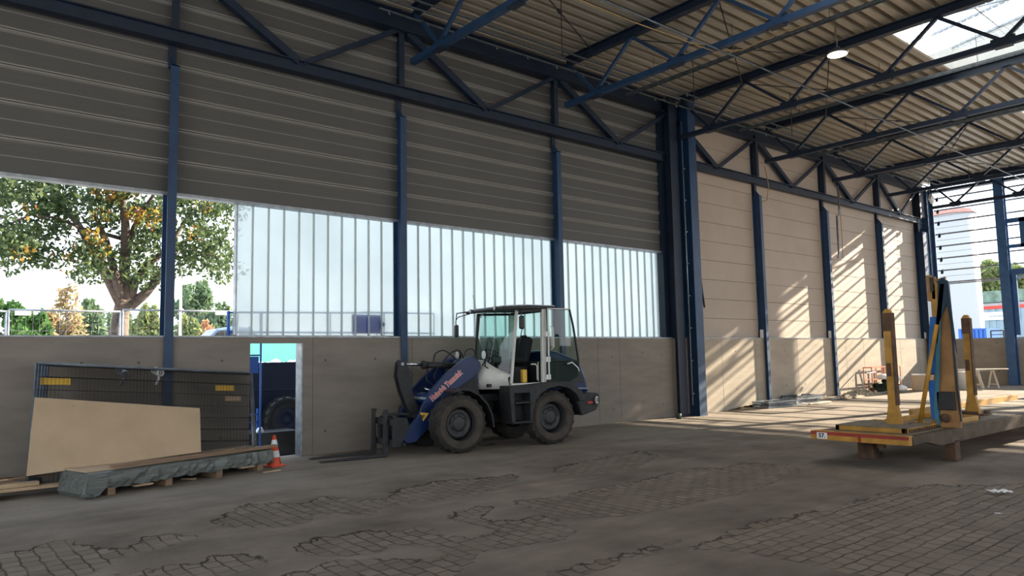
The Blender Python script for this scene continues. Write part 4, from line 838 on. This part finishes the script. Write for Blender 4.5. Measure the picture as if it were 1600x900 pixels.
# ---------------------------------------------------------------- beyond the doorway
t=thing('parked_vehicle','dark blue vehicle flank with a big tyre seen through the doorway','vehicle',(0,0,0))
a=atY(380,567,15.3); c=atY(478,567,15.3); b=MB(); b.box(a.x-.6,c.x+.9,15.3,16.9,.35,a.z); b.box(a.x-.55,c.x+.85,15.28,15.3,1.1,1.13); b.build('body','outblue',t,bevel=.03)
p=atY(447,668,14.95); w=tyre(.47,.3,.24,16).build('wheel','black',t); w.location=(p.x,15.0,.52)
b=MB(); b.lathe([(.245,-.1),(.23,-.06),(.1,-.05),(.1,-.09),(0,-.09)],28,'y'); b.build('rim','outblue',w)
t=thing('blue_steps','bright blue ladder and mudguard box at the left of the doorway','ladder',(0,0,0))
p=atY(398,567,14.2); b=MB(); b.box(p.x-.16,p.x+.08,14.2,14.3,p.z-.2,p.z+.12); b.build('box','blueP',t,bevel=.01)
b=MB()
q=atY(408,545,14.2); b.box(q.x-.012,q.x+.012,14.2,14.24,p.z-.1,p.z+.7); q=atY(390,545,14.2); b.box(q.x-.012,q.x+.012,14.2,14.24,p.z-.1,p.z+.7)
b.box(atY(390,545,14.2).x,atY(408,545,14.2).x,14.2,14.24,p.z+.13,p.z+.16); b.build('frame','blueP',t)
p=atY(399,657,14.2); b=MB(); 
for dx in(-.05,.05): b.box(p.x+dx-.015,p.x+dx+.015,14.2,14.25,p.z-.25,p.z+.22)
for dz in(-.2,-.05,.1): b.box(p.x-.1,p.x+.05,14.2,14.23,p.z+dz,p.z+dz+.03)
b.build('ladder','blueP',t)
b=MB(); a=atY(396,677,13.6);c=atY(458,677,13.6); b.box(a.x-.3,c.x+.1,13.6,14.1,-.05,a.z); tag(b.build('black_tub','black',bevel=.02),'black tub standing low just outside the doorway','tub')
b=MB(); p=atY(407,672,13.7); b.prism([(-.07,0),(.08,0),(.03,.09),(-.02,.07)],-.05,.05); o=b.build('crumpled_paper','white'); o.location=(p.x,13.75,a.z); tag(o,'small crumpled white paper lying on the black tub','paper')
b=MB(); a=atY(395,570,26);c=atY(478,533,26); b.box(a.x-1,c.x+1.2,26,26.3,.8,c.z+.0); tag(b.build('turquoise_wall','teal'),'turquoise wall far behind the doorway','wall')
b=MB(); p=atY(440,565,25.4); random.seed(9)
for k in range(9): x=p.x-1.1+.28*k; r=random.uniform(.12,.25); b.lathe([(0,r),(r*.7,r*.7),(r,0)],8,'z',(x,25.3,p.z-.12))
b.box(p.x-1.4,p.x+1.6,25.1,25.6,.5,p.z-.1); tag(b.build('rubble_heap','white'),'pale heap of sacks and rubble in front of the turquoise wall','heap',kind='stuff')
# ---------------------------------------------------------------- railing, board and fences outside the glass
t=thing('platform_railing','blue grey platform railing blurred behind the lower channel glass','railing',(0,0,0)); YR=13.36
b=MB(); 
def rl(p,q,r=.018): b.tube([atY(*p,YR),atY(*q,YR)],r,6)
rl((357,488),(600,489));rl((357,519),(600,520));rl((566,488),(678,490));rl((600,520),(678,521));rl((600,490),(600,521));rl((678,490),(678,522));rl((357,486),(357,528),.03);rl((408,488),(408,528),.03);rl((516,488),(516,522))
for px_ in(357,408,516,600,678):
    v=atY(px_,519,YR); b.tube([(v.x,YR,-.06),(v.x,YR,v.z)],.018,6)
b.build('rail','blueP',t)
p=atY(550,491,13.27);q=atY(594,520,13.27); b=MB(); b.box(p.x,q.x,13.265,13.29,q.z,p.z); b.tube([(p.x+.05,13.31,-.06),(p.x+.05,13.31,p.z-.02)],.012,6); b.tube([(q.x-.05,13.31,-.06),(q.x-.05,13.31,p.z-.02)],.012,6); b.prism([(q.x,p.z-.1),(q.x+.12,(p.z+q.z)/2),(q.x,q.z+.08)],13.265,13.29); bt=bpy.data.materials.new('blue backlit sheet'); bt.use_nodes=True; bt.node_tree.nodes.clear(); bo=bt.node_tree.nodes.new('ShaderNodeOutputMaterial'); bl=bt.node_tree.nodes.new('ShaderNodeBsdfTranslucent'); bl.inputs[0].default_value=(.0,.15,.42,1); bt.node_tree.links.new(bl.outputs[0],bo.inputs[0])
tag(b.build('blue_board',bt),'saturated blue board seen through the channel glass beside the second column','board')
YF=18.
for k,(a,c) in enumerate([(-60,10),(14,188),(192,372)]):
    t=thing('site_fence',['mesh site fence panel outside at the left picture edge','mesh site fence panel outside in front of the tree trunk, left half','mesh site fence panel outside right of the tree trunk'][k],'fence',(0,0,0),0,'site fence panels outside')
    A=atY(a,484 if k else 479,YF);B=atY(c,487,YF); b=MB(); z0=1.0; 
    for p,q in(((A.x,YF,A.z),(B.x,YF,B.z)),((A.x,YF,z0),(A.x,YF,A.z)),((B.x,YF,z0),(B.x,YF,B.z)),((A.x,YF,z0+.1),(B.x,YF,z0+.1))): b.tube([p,q],.022,6)
    b.build('frame','galv',t); b=MB(); n=int((B.x-A.x)/.12)
    for j in range(n): x=A.x+(j+.5)*.12; b.bar((x,YF,z0),(x,YF,A.z),.004,.004,(0,1,0))
    for j in range(5): z=z0+.3+j*.38; b.bar((A.x,YF,z),(B.x,YF,z),.005,.005)
    b.build('wire_mesh','galv',t)
    if k!=0: p=atY(36 if k==1 else 346,489,YF-.03); b=MB(); b.box(p.x-.14,p.x+.14,YF-.04,YF-.02,p.z-.05,p.z+.04); b.build('fence_sign','white',t)
g=MB(); g.box(-60,40,17.2,160,-.06,.98); struct('trim_raised_yard',g,'asph')
# lamp post
p=atY(283,440,34); b=MB(); b.tube([(p.x,34,.98),(p.x,34,p.z)],[.07,.045],8); b.tube([(p.x,34,p.z),(p.x-.3,34,p.z+.08)],.04,6); tag(b.build('lamp_post','white'),'thin white lamp post outside, right of the tree','lamp post')
# car outside
p=atY(341,511,34); t=thing('car','pale blue car roof peeking above the wall right of the first column','car',(atY(309,520,34).x+1.15,34,.98),0)
hz_=p.z-.98; k=hz_/1.45
b=MB(); prof=[(-2.1,.35),(-2.1,.8),(-1.2,.98),(-.55,1.38),(.1,1.45),(.9,1.42),(1.7,1.02),(2.05,.92),(2.1,.35)]; b.prism([(x,z*k) for x,z in prof],-.8,.8); b.build('body',mat('pale blue car paint',(.13,.19,.28),.25,var=.05),t,bevel=.1)
b=MB(); b.prism([(x,z*k) for x,z in [(-1.05,.98),(-.5,1.33),(.9,1.36),(1.5,1.03)]],-.82,-.79); b.build('side_window','black',t)
for x in(-1.35,1.35):
    b=MB(); b.lathe([(0,-.1),(.2,-.1),(.32,-.09),(.32,.09),(0,.1)],24,'y',(x,-.75,.32)); b.lathe([(0,-.1),(.2,-.1),(.32,-.09),(.32,.09),(0,.1)],24,'y',(x,.75,.32)); b.build('wheel','black',t)
# ---------------------------------------------------------------- tree and shrubs
def cards(b,c,r,n,s,rnd,flat=1.):
    for _ in range(n):
        while True:
            v=Vector((rnd.uniform(-1,1),rnd.uniform(-1,1),rnd.uniform(-1,1)))
            if .0<v.length<1: break
        v=v*(v.length**-.35)
        p=c+Vector((v.x*r[0],v.y*r[1],v.z*r[2]))
        a=Vector((rnd.gauss(0,1),rnd.gauss(0,1),rnd.gauss(0,.8))).normalized(); u=a.orthogonal().normalized(); w=a.cross(u); q=rnd.uniform(0,6.28); u,w=u*math.cos(q)+w*math.sin(q),w*math.cos(q)-u*math.sin(q)
        k=s*rnd.uniform(.6,1.3)
        b._add([p-u*k*.9,p-u*k*.15+w*k*.42,p+u*k*.9,p-u*k*.1-w*k*.42],[(0,1,2,3)])
YT=21.
def P(px,py,dy=0): return atY(px,py,YT+dy)
t=thing('oak_tree','broad autumn tree with forking trunk seen through the open window strip','tree',(P(187,520).x,YT,.98))
off=Vector(t.location)
limbs=[([(184,560),(185,523),(189,490),(196,466)],[.42,.38,.33,.34]),([(190,474),(172,440),(152,405),(138,380),(122,350),(98,322),(55,296)],[.26,.22,.19,.16,.13,.09,.05]),([(190,466),(180,430),(172,400),(166,375),(150,340),(135,310)],[.2,.17,.15,.12,.08,.05]),
 ([(195,468),(194,430),(196,390),(196,350),(191,310),(182,275)],[.26,.22,.2,.16,.12,.08]),([(197,395),(210,355),(226,325),(246,296)],[.14,.12,.09,.05]),([(204,466),(212,436),(228,416),(250,398),(272,372),(296,336)],[.2,.17,.15,.13,.1,.06]),
 ([(203,478),(226,460),(246,436),(262,408),(284,380),(322,358)],[.24,.2,.17,.14,.1,.05]),([(194,374),(165,366),(130,358),(90,340),(60,338)],[.09,.08,.07,.05,.03]),([(98,322),(50,335),(10,352),(-30,372)],[.06,.045,.035,.02]),([(60,300),(30,330),(-5,345)],[.05,.03,.02]),([(296,336),(330,318),(360,312)],[.06,.04,.02]),([(284,380),(310,395),(345,402)],[.06,.04,.02]),([(138,380),(105,365),(98,400)],[.03,.02,.01])]
b=MB(); random.seed(11)
for pts,rs in limbs:
    L_=[P(x,y,random.uniform(-.9,.9)*(i/len(pts))*2.)-off for i,(x,y) in enumerate(pts)]
    b.tube(L_,[r*.62 for r in rs],9)
b.build('trunk','bark',t)
rnd=random.Random(5); blobs=[(20,280),(60,285),(105,292),(150,305),(100,340),(60,312),(0,300),(10,375),(30,398),(-5,405),(58,372),(128,318),(200,285),(225,345),(170,325),(240,330),(140,402),(162,398),(212,395),(232,378),(290,315),(322,318),(350,328),(300,348),(338,362),(330,388),(292,400),(352,402),(312,404),(275,412),(234,440),(362,308),(282,298),(75,345),(40,385),(80,395),(10,345),(160,345),(185,300),(215,420),(250,365),(270,335),(310,370),(352,420),(150,425)]
b=MB()
for x,y in blobs:
    for j in range(3): cards(b,P(x+rnd.uniform(-14,14),y+rnd.uniform(-12,12),rnd.uniform(-1.2,1.8))-off,(rnd.uniform(.32,.62),.6,rnd.uniform(.22,.42)),95,.085,rnd)
for j in range(60): cards(b,P(rnd.uniform(-60,370),rnd.uniform(180,300),rnd.uniform(-2.5,3))-off,(.8,.9,.55),90,.1,rnd)
b.build('foliage',leafmat('tree leaves',[(.09,.13,.055),(.12,.17,.075),(.055,.085,.05),(.18,.23,.10),(.10,.14,.08)],.35),t)
b=MB()
for x,y,n in[(160,298,60),(178,303,40),(212,336,70),(228,348,60),(242,335,50),(158,390,40),(145,370,50),(318,322,30),(305,365,25),(45,330,20),(98,402,10),(110,416,12),(112,396,8),(35,395,25),(200,300,60),(160,336,30)]: cards(b,P(x,y,-1.2)-off,(.26,.3,.2),n,.075,rnd)
b.build('autumn_foliage',leafmat('autumn leaves',[(.55,.33,.07),(.42,.25,.06),(.38,.38,.08),(.35,.15,.08)],.5),t)
def shrub(name,label,px,py,wpx,Y,m,n,s,group='trees and shrubs far outside',trunk=False,base=.98,X=None):
    top=atX(px,py,X) if X else atY(px,py,Y); L_=top; sc=(L_-EYE).dot(fw)/FP; w=wpx*sc/2; H_=top.z-base
    t=thing(name,label,'tree' if 'tree' in name else 'shrub',(L_.x,L_.y,base),0,group); b=MB(); rr_=random.Random(int(px*7+py))
    nb=max(6,int(H_*2)); 
    for j in range(nb*2):
        f=j/(nb*2); z=H_*(.12+.80*f); ww=w*(1-.65*f**2)
        for _ in range(2): cards(b,Vector((rr_.uniform(-.75,.75)*ww,rr_.uniform(-.75,.75)*ww,z)),(ww*.38,ww*.38,H_*.10),n//(nb*4),s,rr_)
    b.build('foliage',m,t)
    b=MB(); b.tube([(0,0,0),(.1,0,H_*.5),(-.05,.1,H_*.9)],[.12,.08,.02],6)
    for j in range(5): a=j*1.3; b.tube([(0,0,H_*.2*(1+j*.5)),(w*.6*math.cos(a),w*.4*math.sin(a),H_*(.4+.1*j))],[.05,.01],5)
    b.build('branches','bark',t)
lm=leafmat('dark shrub leaves',[(.07,.15,.05),(.10,.20,.06),(.14,.24,.08)]); lm2=leafmat('hazy tree leaves',[(.13,.20,.11),(.17,.24,.14),(.2,.27,.16)]); lm3=leafmat('tan autumn shrub leaves',[(.45,.32,.18),(.38,.27,.16),(.28,.28,.13)]); lm4=leafmat('pale yellow green leaves',[(.24,.29,.12),(.30,.33,.14),(.2,.26,.11)]); lm5=leafmat('rusty shrub leaves',[(.62,.33,.2),(.5,.3,.16)])
for a in [('shrub','dark green shrub outside at the left picture edge',15,462,100,30,lm,2600,.16),('shrub','green shrub outside left of the bare tan shrub',55,478,80,28,lm,1800,.14),('shrub','tall sparse tan autumn shrub left of the tree trunk',105,436,80,36,lm3,1100,.13),('shrub','low orange and green shrub in front of the tan one',95,478,110,31,lm3,1900,.14),('shrub','green shrub just left of the tree trunk',145,462,60,38,lm2,1800,.18),('shrub','pale green shrub just right of the tree trunk',232,470,70,36,lm4,1800,.16),('tree','hazy round tree right of the first column, behind the lamp post',305,436,95,52,lm2,3200,.26),('tree','hazy tree near the edge of the channel glass',348,470,60,50,lm2,1500,.24),('shrub','yellow green shrub by the lamp post foot',292,486,60,40,lm4,1500,.16),('shrub','small rusty shrub above the car',325,495,34,44,lm5,700,.16),('shrub','low green shrub directly behind the tree trunk',185,478,70,40,lm2,1400,.2)]:
    shrub(*a)
# ---------------------------------------------------------------- beyond the far end wall
c=atX(1489,331,62); e=atX(1531,400,62); R_=abs(c.y-e.y)*.93
t=thing('storage_tank','tall white cylindrical tank with a red rim beyond the end wall','tank',(62,c.y,0))
b=MB(); b.lathe([(0,c.z-.2),(R_,c.z-.2),(R_,0)],64); b.build('shell','tank',t)
b=MB(); b.lathe([(R_+.06,c.z-.28),(R_+.06,c.z),(R_-.05,c.z),(R_*.6,c.z+.15),(0,c.z+.2)],64); b.build('rim',mat('faded red rim',(.62,.25,.2),.6),t)
t=thing('warehouse','low pale blue warehouse with red roof edge beyond the end wall','building',(80,0,0))
z1_=atX(1495,486,80).z; ya=atX(1440,500,80).y; 
b=MB(); y=-40.
while y<ya: b.box(-.06,.0,y,min(y+.3,ya),0,z1_-.01); y+=.6
b.box(.0,12,-40,ya,0,z1_); b.build('wall','paleblue',t)
b=MB(); b.box(-.1,12,-40,ya+.2,z1_,z1_+.3); b.build('roof_edge','red',t)
p=atX(1557,494,79.9); q=atX(1570,499,79.9); b=MB(); b.box(-.12,-.08,p.y-1.9,p.y+1.1,p.z-.35,p.z+.4); b.build('sign_board','white',t); b=MB(); b.box(-.13,-.12,p.y-1.5,p.y+.6,p.z-.06,p.z+.06); b.build('sign_line','galv',t)
t=thing('skip_container','bright blue container in front of the pale warehouse','container',(0,0,0)); a=atX(1497,514,55);c=atX(1543,529,55); b=MB(); y=c.y
while y<a.y: b.box(54.9,55.0,y,y+.12,.1,a.z); y+=.25
b.box(55,57.4,c.y,a.y,.1,a.z-.02); b.build('body','blueP',t)
a=atX(1548,517,54);c=atX(1569,529,54); b=MB(); b.bar((54,a.y,a.z),(54,c.y,a.z),.06,.08); b.bar((54,a.y,.1),(54,a.y,a.z),.08,.08,(1,0,0)); b.bar((54,c.y,.1),(54,c.y,a.z),.08,.08,(1,0,0)); b.bar((54,a.y,a.z-.25),(54,c.y,a.z-.25),.04,.05); tag(b.build('wire_barrier','black'),'thin black frame beside the blue container','frame')
shrub('tree','sunlit yellow green tree beyond the tank, left of the end wall post',1552,405,80,0,lm4,2600,.5,'trees beyond the warehouse',X=120,base=6)
shrub('tree','sunlit tree beyond the warehouse right of the end wall post',1600,410,80,0,lm4,2600,.5,'trees beyond the warehouse',X=122,base=6)
p=atX(1530,456,100);q=atX(1530,474,100); b=MB(); b.box(100,104,-30,p.y+1.5,q.z,p.z); tag(b.build('hedge_bank',mat('grey green hedge',(.16,.24,.18),.95,var=.4,scale=1.5)),'grey green hedge bank above the warehouse roof','hedge',kind='stuff')
b=MB(); b.box(98,104,-30,p.y+1.5,atX(1530,481,98).z,atX(1530,475,98).z); tag(b.build('parapet','grey'),'grey concrete parapet under the hedge bank','wall')
# ---------------------------------------------------------------- clutter along the sunlit wall
def at_floor(px,py):
    p=atZ(px,py,.1); return atZ(px,py,fz(p.x))
def rack(px,py,L_,W2,n,label,seed):
    p=at_floor(px,py); rr_=random.Random(seed); z=fz(p.x)
    for k in range(n):
        b=MB(); a=.12+rr_.uniform(-.12,.12)
        for s in(-W2/2,W2/2): b.box(0,L_,s-.03,s+.03,0,.055)
        for j in range(4): x=.1+j*(L_-.2)/3; b.box(x-.03,x+.03,-W2/2,W2/2,.01,.045)
        o=b.build('steel_rack','galvdark' if k%2 else 'galv'); o.location=(p.x,min(p.y-.12,12.52),z+.07*k); o.rotation_euler=(0,0,(a-.12)*.35-.03)
        tag(o,label%['bottom','second','third','top'][k],'rack','flat steel racks by the wall')
rack(1152,637,1.7,.5,3,'flat steel rack in the pile just beyond the heavy columns, %s layer',1); rack(1224,632,1.5,.5,4,'flat steel rack in the pile before the conduit column, %s layer',2)
for k,(px,py,m,L_,a,el) in enumerate([(1238,633,'whitewood',1.5,.35,.28),(1265,634,'whitewood',1.1,-.1,.02),(1180,636,'wood',.9,.2,.03),(1300,626,'galv',3.2,.05,.02),(1330,622,'galv',3.4,.0,.02)]):
    p=at_floor(px,py); b=MB(); b.box(0,L_,-.04,.04,-.02,.02); o=b.build('loose_board',m); o.location=(p.x,min(p.y,[12.25,12.6,12.5,12.6,12.6][k]),fz(p.x)+(.04 if k!=0 else .06)); o.rotation_euler=(0,-el,a); tag(o,['pale board sloping up over the second rack pile','pale broken board lying before the second rack pile','small board on the sawdust by the first rack pile','pale steel bar on the floor beyond the second rack pile','pale steel bar on the floor toward the pipe heap'][k],'board')
p=at_floor(1118,641); b=MB(); rnd=random.Random(3); N=26;Mm=12; vs=[]
for i in range(N+1):
    for j in range(Mm+1):
        u=-1+2*i/N;v=-1+2*j/Mm; h=max(0,(1-u*u)*(1-v*v))**.8*.16*(.6+.8*rnd.random()); vs.append((p.x+2.0*u+1.9,min(p.y+.75*v+.1,12.86),fz(p.x)-.01+h*.6))
b._add(vs,[(i*(Mm+1)+j,(i+1)*(Mm+1)+j,(i+1)*(Mm+1)+j+1,i*(Mm+1)+j+1) for i in range(N) for j in range(Mm)]); tag(b.build('sawdust_heap','soil'),'brown sawdust and soil spread at the wall foot beyond the heavy columns','sawdust',kind='stuff')
p=at_floor(1345,618); b=MB(); vs=[]
for i in range(N+1):
    for j in range(Mm+1):
        u=-1+2*i/N;v=-1+2*j/Mm; h=max(0,(1-u*u)*(1-v*v))**.8*.18*(.5+rnd.random()); vs.append((p.x+1.6*u,min(p.y+.3*v,12.84),fz(p.x)-.01+h))
b._add(vs,[(i*(Mm+1)+j,(i+1)*(Mm+1)+j,(i+1)*(Mm+1)+j+1,i*(Mm+1)+j+1) for i in range(N) for j in range(Mm)]); tag(b.build('rubble_strip',mat('grey rubble',(.33,.28,.2),.95,var=.4,scale=10,bump=.6)),'strip of grey rubble at the wall foot before the pipe heap','rubble',kind='stuff')
# pipe heap
p=at_floor(1378,613); z=fz(p.x)
for k,(dx,dz) in enumerate([(-.36,.09),(-.17,.09),(.02,.09),(.21,.09),(-.27,.25),(-.07,.25),(.13,.25),(.03,.41)]):
    b=MB(); b.lathe([(.075,0),(.09,0),(.09,1.3),(.075,1.3),(.075,0)],16,'x'); o=b.build('pipe','greenpipe'); o.location=(p.x+.15,p.y-dx*1.1,z+dz); o.rotation_euler=(0,0,.15); tag(o,['dark green pipe at the bottom of the heap, far end','second bottom dark green pipe from the wall side','third bottom dark green pipe from the wall side','dark green pipe at the bottom of the heap, room side','middle row dark green pipe nearest the wall','middle row dark green pipe in the centre','middle row dark green pipe on the room side','topmost dark green pipe of the heap'][k],'pipe','dark green pipes in a heap')
for k,(dx,dy,dz) in enumerate([(.2,.0,.55),(.4,-.3,.5),(.5,-.45,.14)]):
    b=MB(); b.lathe([(0,.16),(.1,.15),(.2,.08),(.22,0),(.18,-.08),(0,-.1)],10); o=b.build('white_sack','white'); o.scale=(1.3,1,.8); o.location=(p.x+dx,p.y+dy,z+dz); tag(o,['white sack lying on top of the pipe heap','white sack on the room side of the pipe heap top','white sack on the floor at the pipe heap'][k],'sack')
# orange red crate frame
a=at_floor(1358,612); c=at_floor(1408,612); t=thing('red_mesh_crate','thin orange red tubular crate behind the pipe heap','crate',(a.x,12.48,fz(a.x)),0); w=atY(1408,600,12.48).x-a.x; b=MB(); h=.9
for y in(0,.3):
    for x in(0,w*.42,w*.62,w): b.bar((x,y,0),(x,y,h),.03,.03,(0,1,0))
    for zz in(.05,.45,h): b.bar((0,y,zz),(w,y,zz),.03,.03)
for x in(0,w): 
    for zz in(.05,h): b.bar((x,0,zz),(x,.3,zz),.03,.03)
b.build('frame','brick',t); b=MB()
for zz in np.arange(.1,h,.09): b.bar((w*.42,0,zz),(w*.62,0,zz),.02,.03)
b.build('slats','brick',t)
b=MB(); p=at_floor(1352,614); q=[Vector((0,0,0)),Vector((-.15,.1,.85)),Vector((.3,0,.72)),Vector((.7,-.1,.75))]; b.tube(q,.015,6); b.tube([q[1],q[1]+Vector((-1.1,.3,-.75))],.008,5); b.bar(q[0],q[1],.06,.04); o=b.build('barrier_stand','galv'); o.location=(p.x,p.y,fz(p.x)); tag(o,'thin leaning barrier stand with a slack tape left of the pipe heap','barrier')
# boxes, trestles, table
a=at_floor(1427,610); c=at_floor(1466,610); t=thing('flat_carton','large brown cardboard carton near the building corner','box',(a.x,a.y,fz(a.x)),math.atan2(c.y-a.y,c.x-a.x)); w=(c-a).length; b=MB(); b.box(0,w,-.02,.6,0,.56); b.build('carton','ply',t,bevel=.01); b=MB(); b.box(0,w*.6,-.02,.3,.561,.60); b.build('flap','white',t)
p=at_floor(1507,609); b=MB(); b.lathe([(0,.0),(.19,.0),(.21,.62),(.22,.63),(.2,.66),(0,.66)],24); o=b.build('plastic_bin','white'); o.location=(p.x,p.y,fz(p.x)); tag(o,'white plastic bin between the tall mast and the trestles','bin')
for k,(px,py) in enumerate([(1541,607),(1515,607)]):
    p=at_floor(px,py); t=thing('trestle',['wooden trestle nearest the end wall post','wooden trestle partly hidden behind the slim yellow post'][k],'trestle',(p.x,p.y,fz(p.x)),-.5,'wooden trestles at the end wall'); h=.68
    b=MB(); b.bar((-.42,0,h),(.42,0,h),.08,.05); b.build('top_bar','whitewood',t)
    for x in(-.33,.33):
        for s in(-1,1): b=MB(); b.bar((x,s*.24,0),(x,s*.03,h),.06,.03,(1,0,0)); b.build('leg','whitewood',t)
        b=MB(); b.bar((x,-.2,.15),(x,.2,.15),.03,.04); b.build('crossbar','whitewood',t)
p=at_floor(1528,607); b=MB(); b.box(-.25,.25,-1.1,.9,0,.025); o=b.build('table_board','whitewood'); o.location=(p.x,p.y+.1,fz(p.x)+.705); o.rotation_euler=(0,0,.35); tag(o,'pale board lying across the two trestles','board')
# litter
for k,(px,py,s) in enumerate([(1562,769.5,.13),(1559,803,.035)]):
    p=atZ(px,py,0); b=MB(); rnd=random.Random(k); vs=[];n=6
    for i in range(n+1):
        for j in range(n+1): vs.append((s*(-1+2*i/n)*(1-.2*rnd.random()),s*.6*(-1+2*j/n),.004+.03*s/.13*rnd.random()))
    b._add(vs,[(i*(n+1)+j,(i+1)*(n+1)+j,(i+1)*(n+1)+j+1,i*(n+1)+j+1) for i in range(n) for j in range(n)]); o=b.build('paper_scrap','white'); o.location=(p.x,p.y,.0); o.rotation_euler=(0,0,-.6); tag(o,['crumpled white paper scrap on the setts at the right picture edge','tiny white paper scrap nearer the camera than the large one'][k],'paper')
for k,(px,py,L_,a) in enumerate([(418,707,.5,.9),(425,737,.3,.2),(222,759,.25,.1),(295,749,.22,-.7)]):
    p=atZ(px,py,0); b=MB(); b.box(-L_/2,L_/2,-.02,.02,.0,.018); o=b.build('wood_splinter','wood'); o.location=(p.x,p.y,0); o.rotation_euler=(0,0,a); tag(o,['pale splinter leaning by the doorway right of the cone','thin splinter on the floor in front of the cone','splinter lying in front of the wrapped pack, left','splinter lying in front of the wrapped pack, middle'][k],'splinter')
b=MB(); p=atZ(1070,648,0); b.lathe([(0,0),(.06,0),(.07,.14),(0,.14)],14); o=b.build('small_bucket','greenpipe'); o.location=(16.05,12.35,0); tag(o,'small dark green bucket at the foot of the heavy columns','bucket')
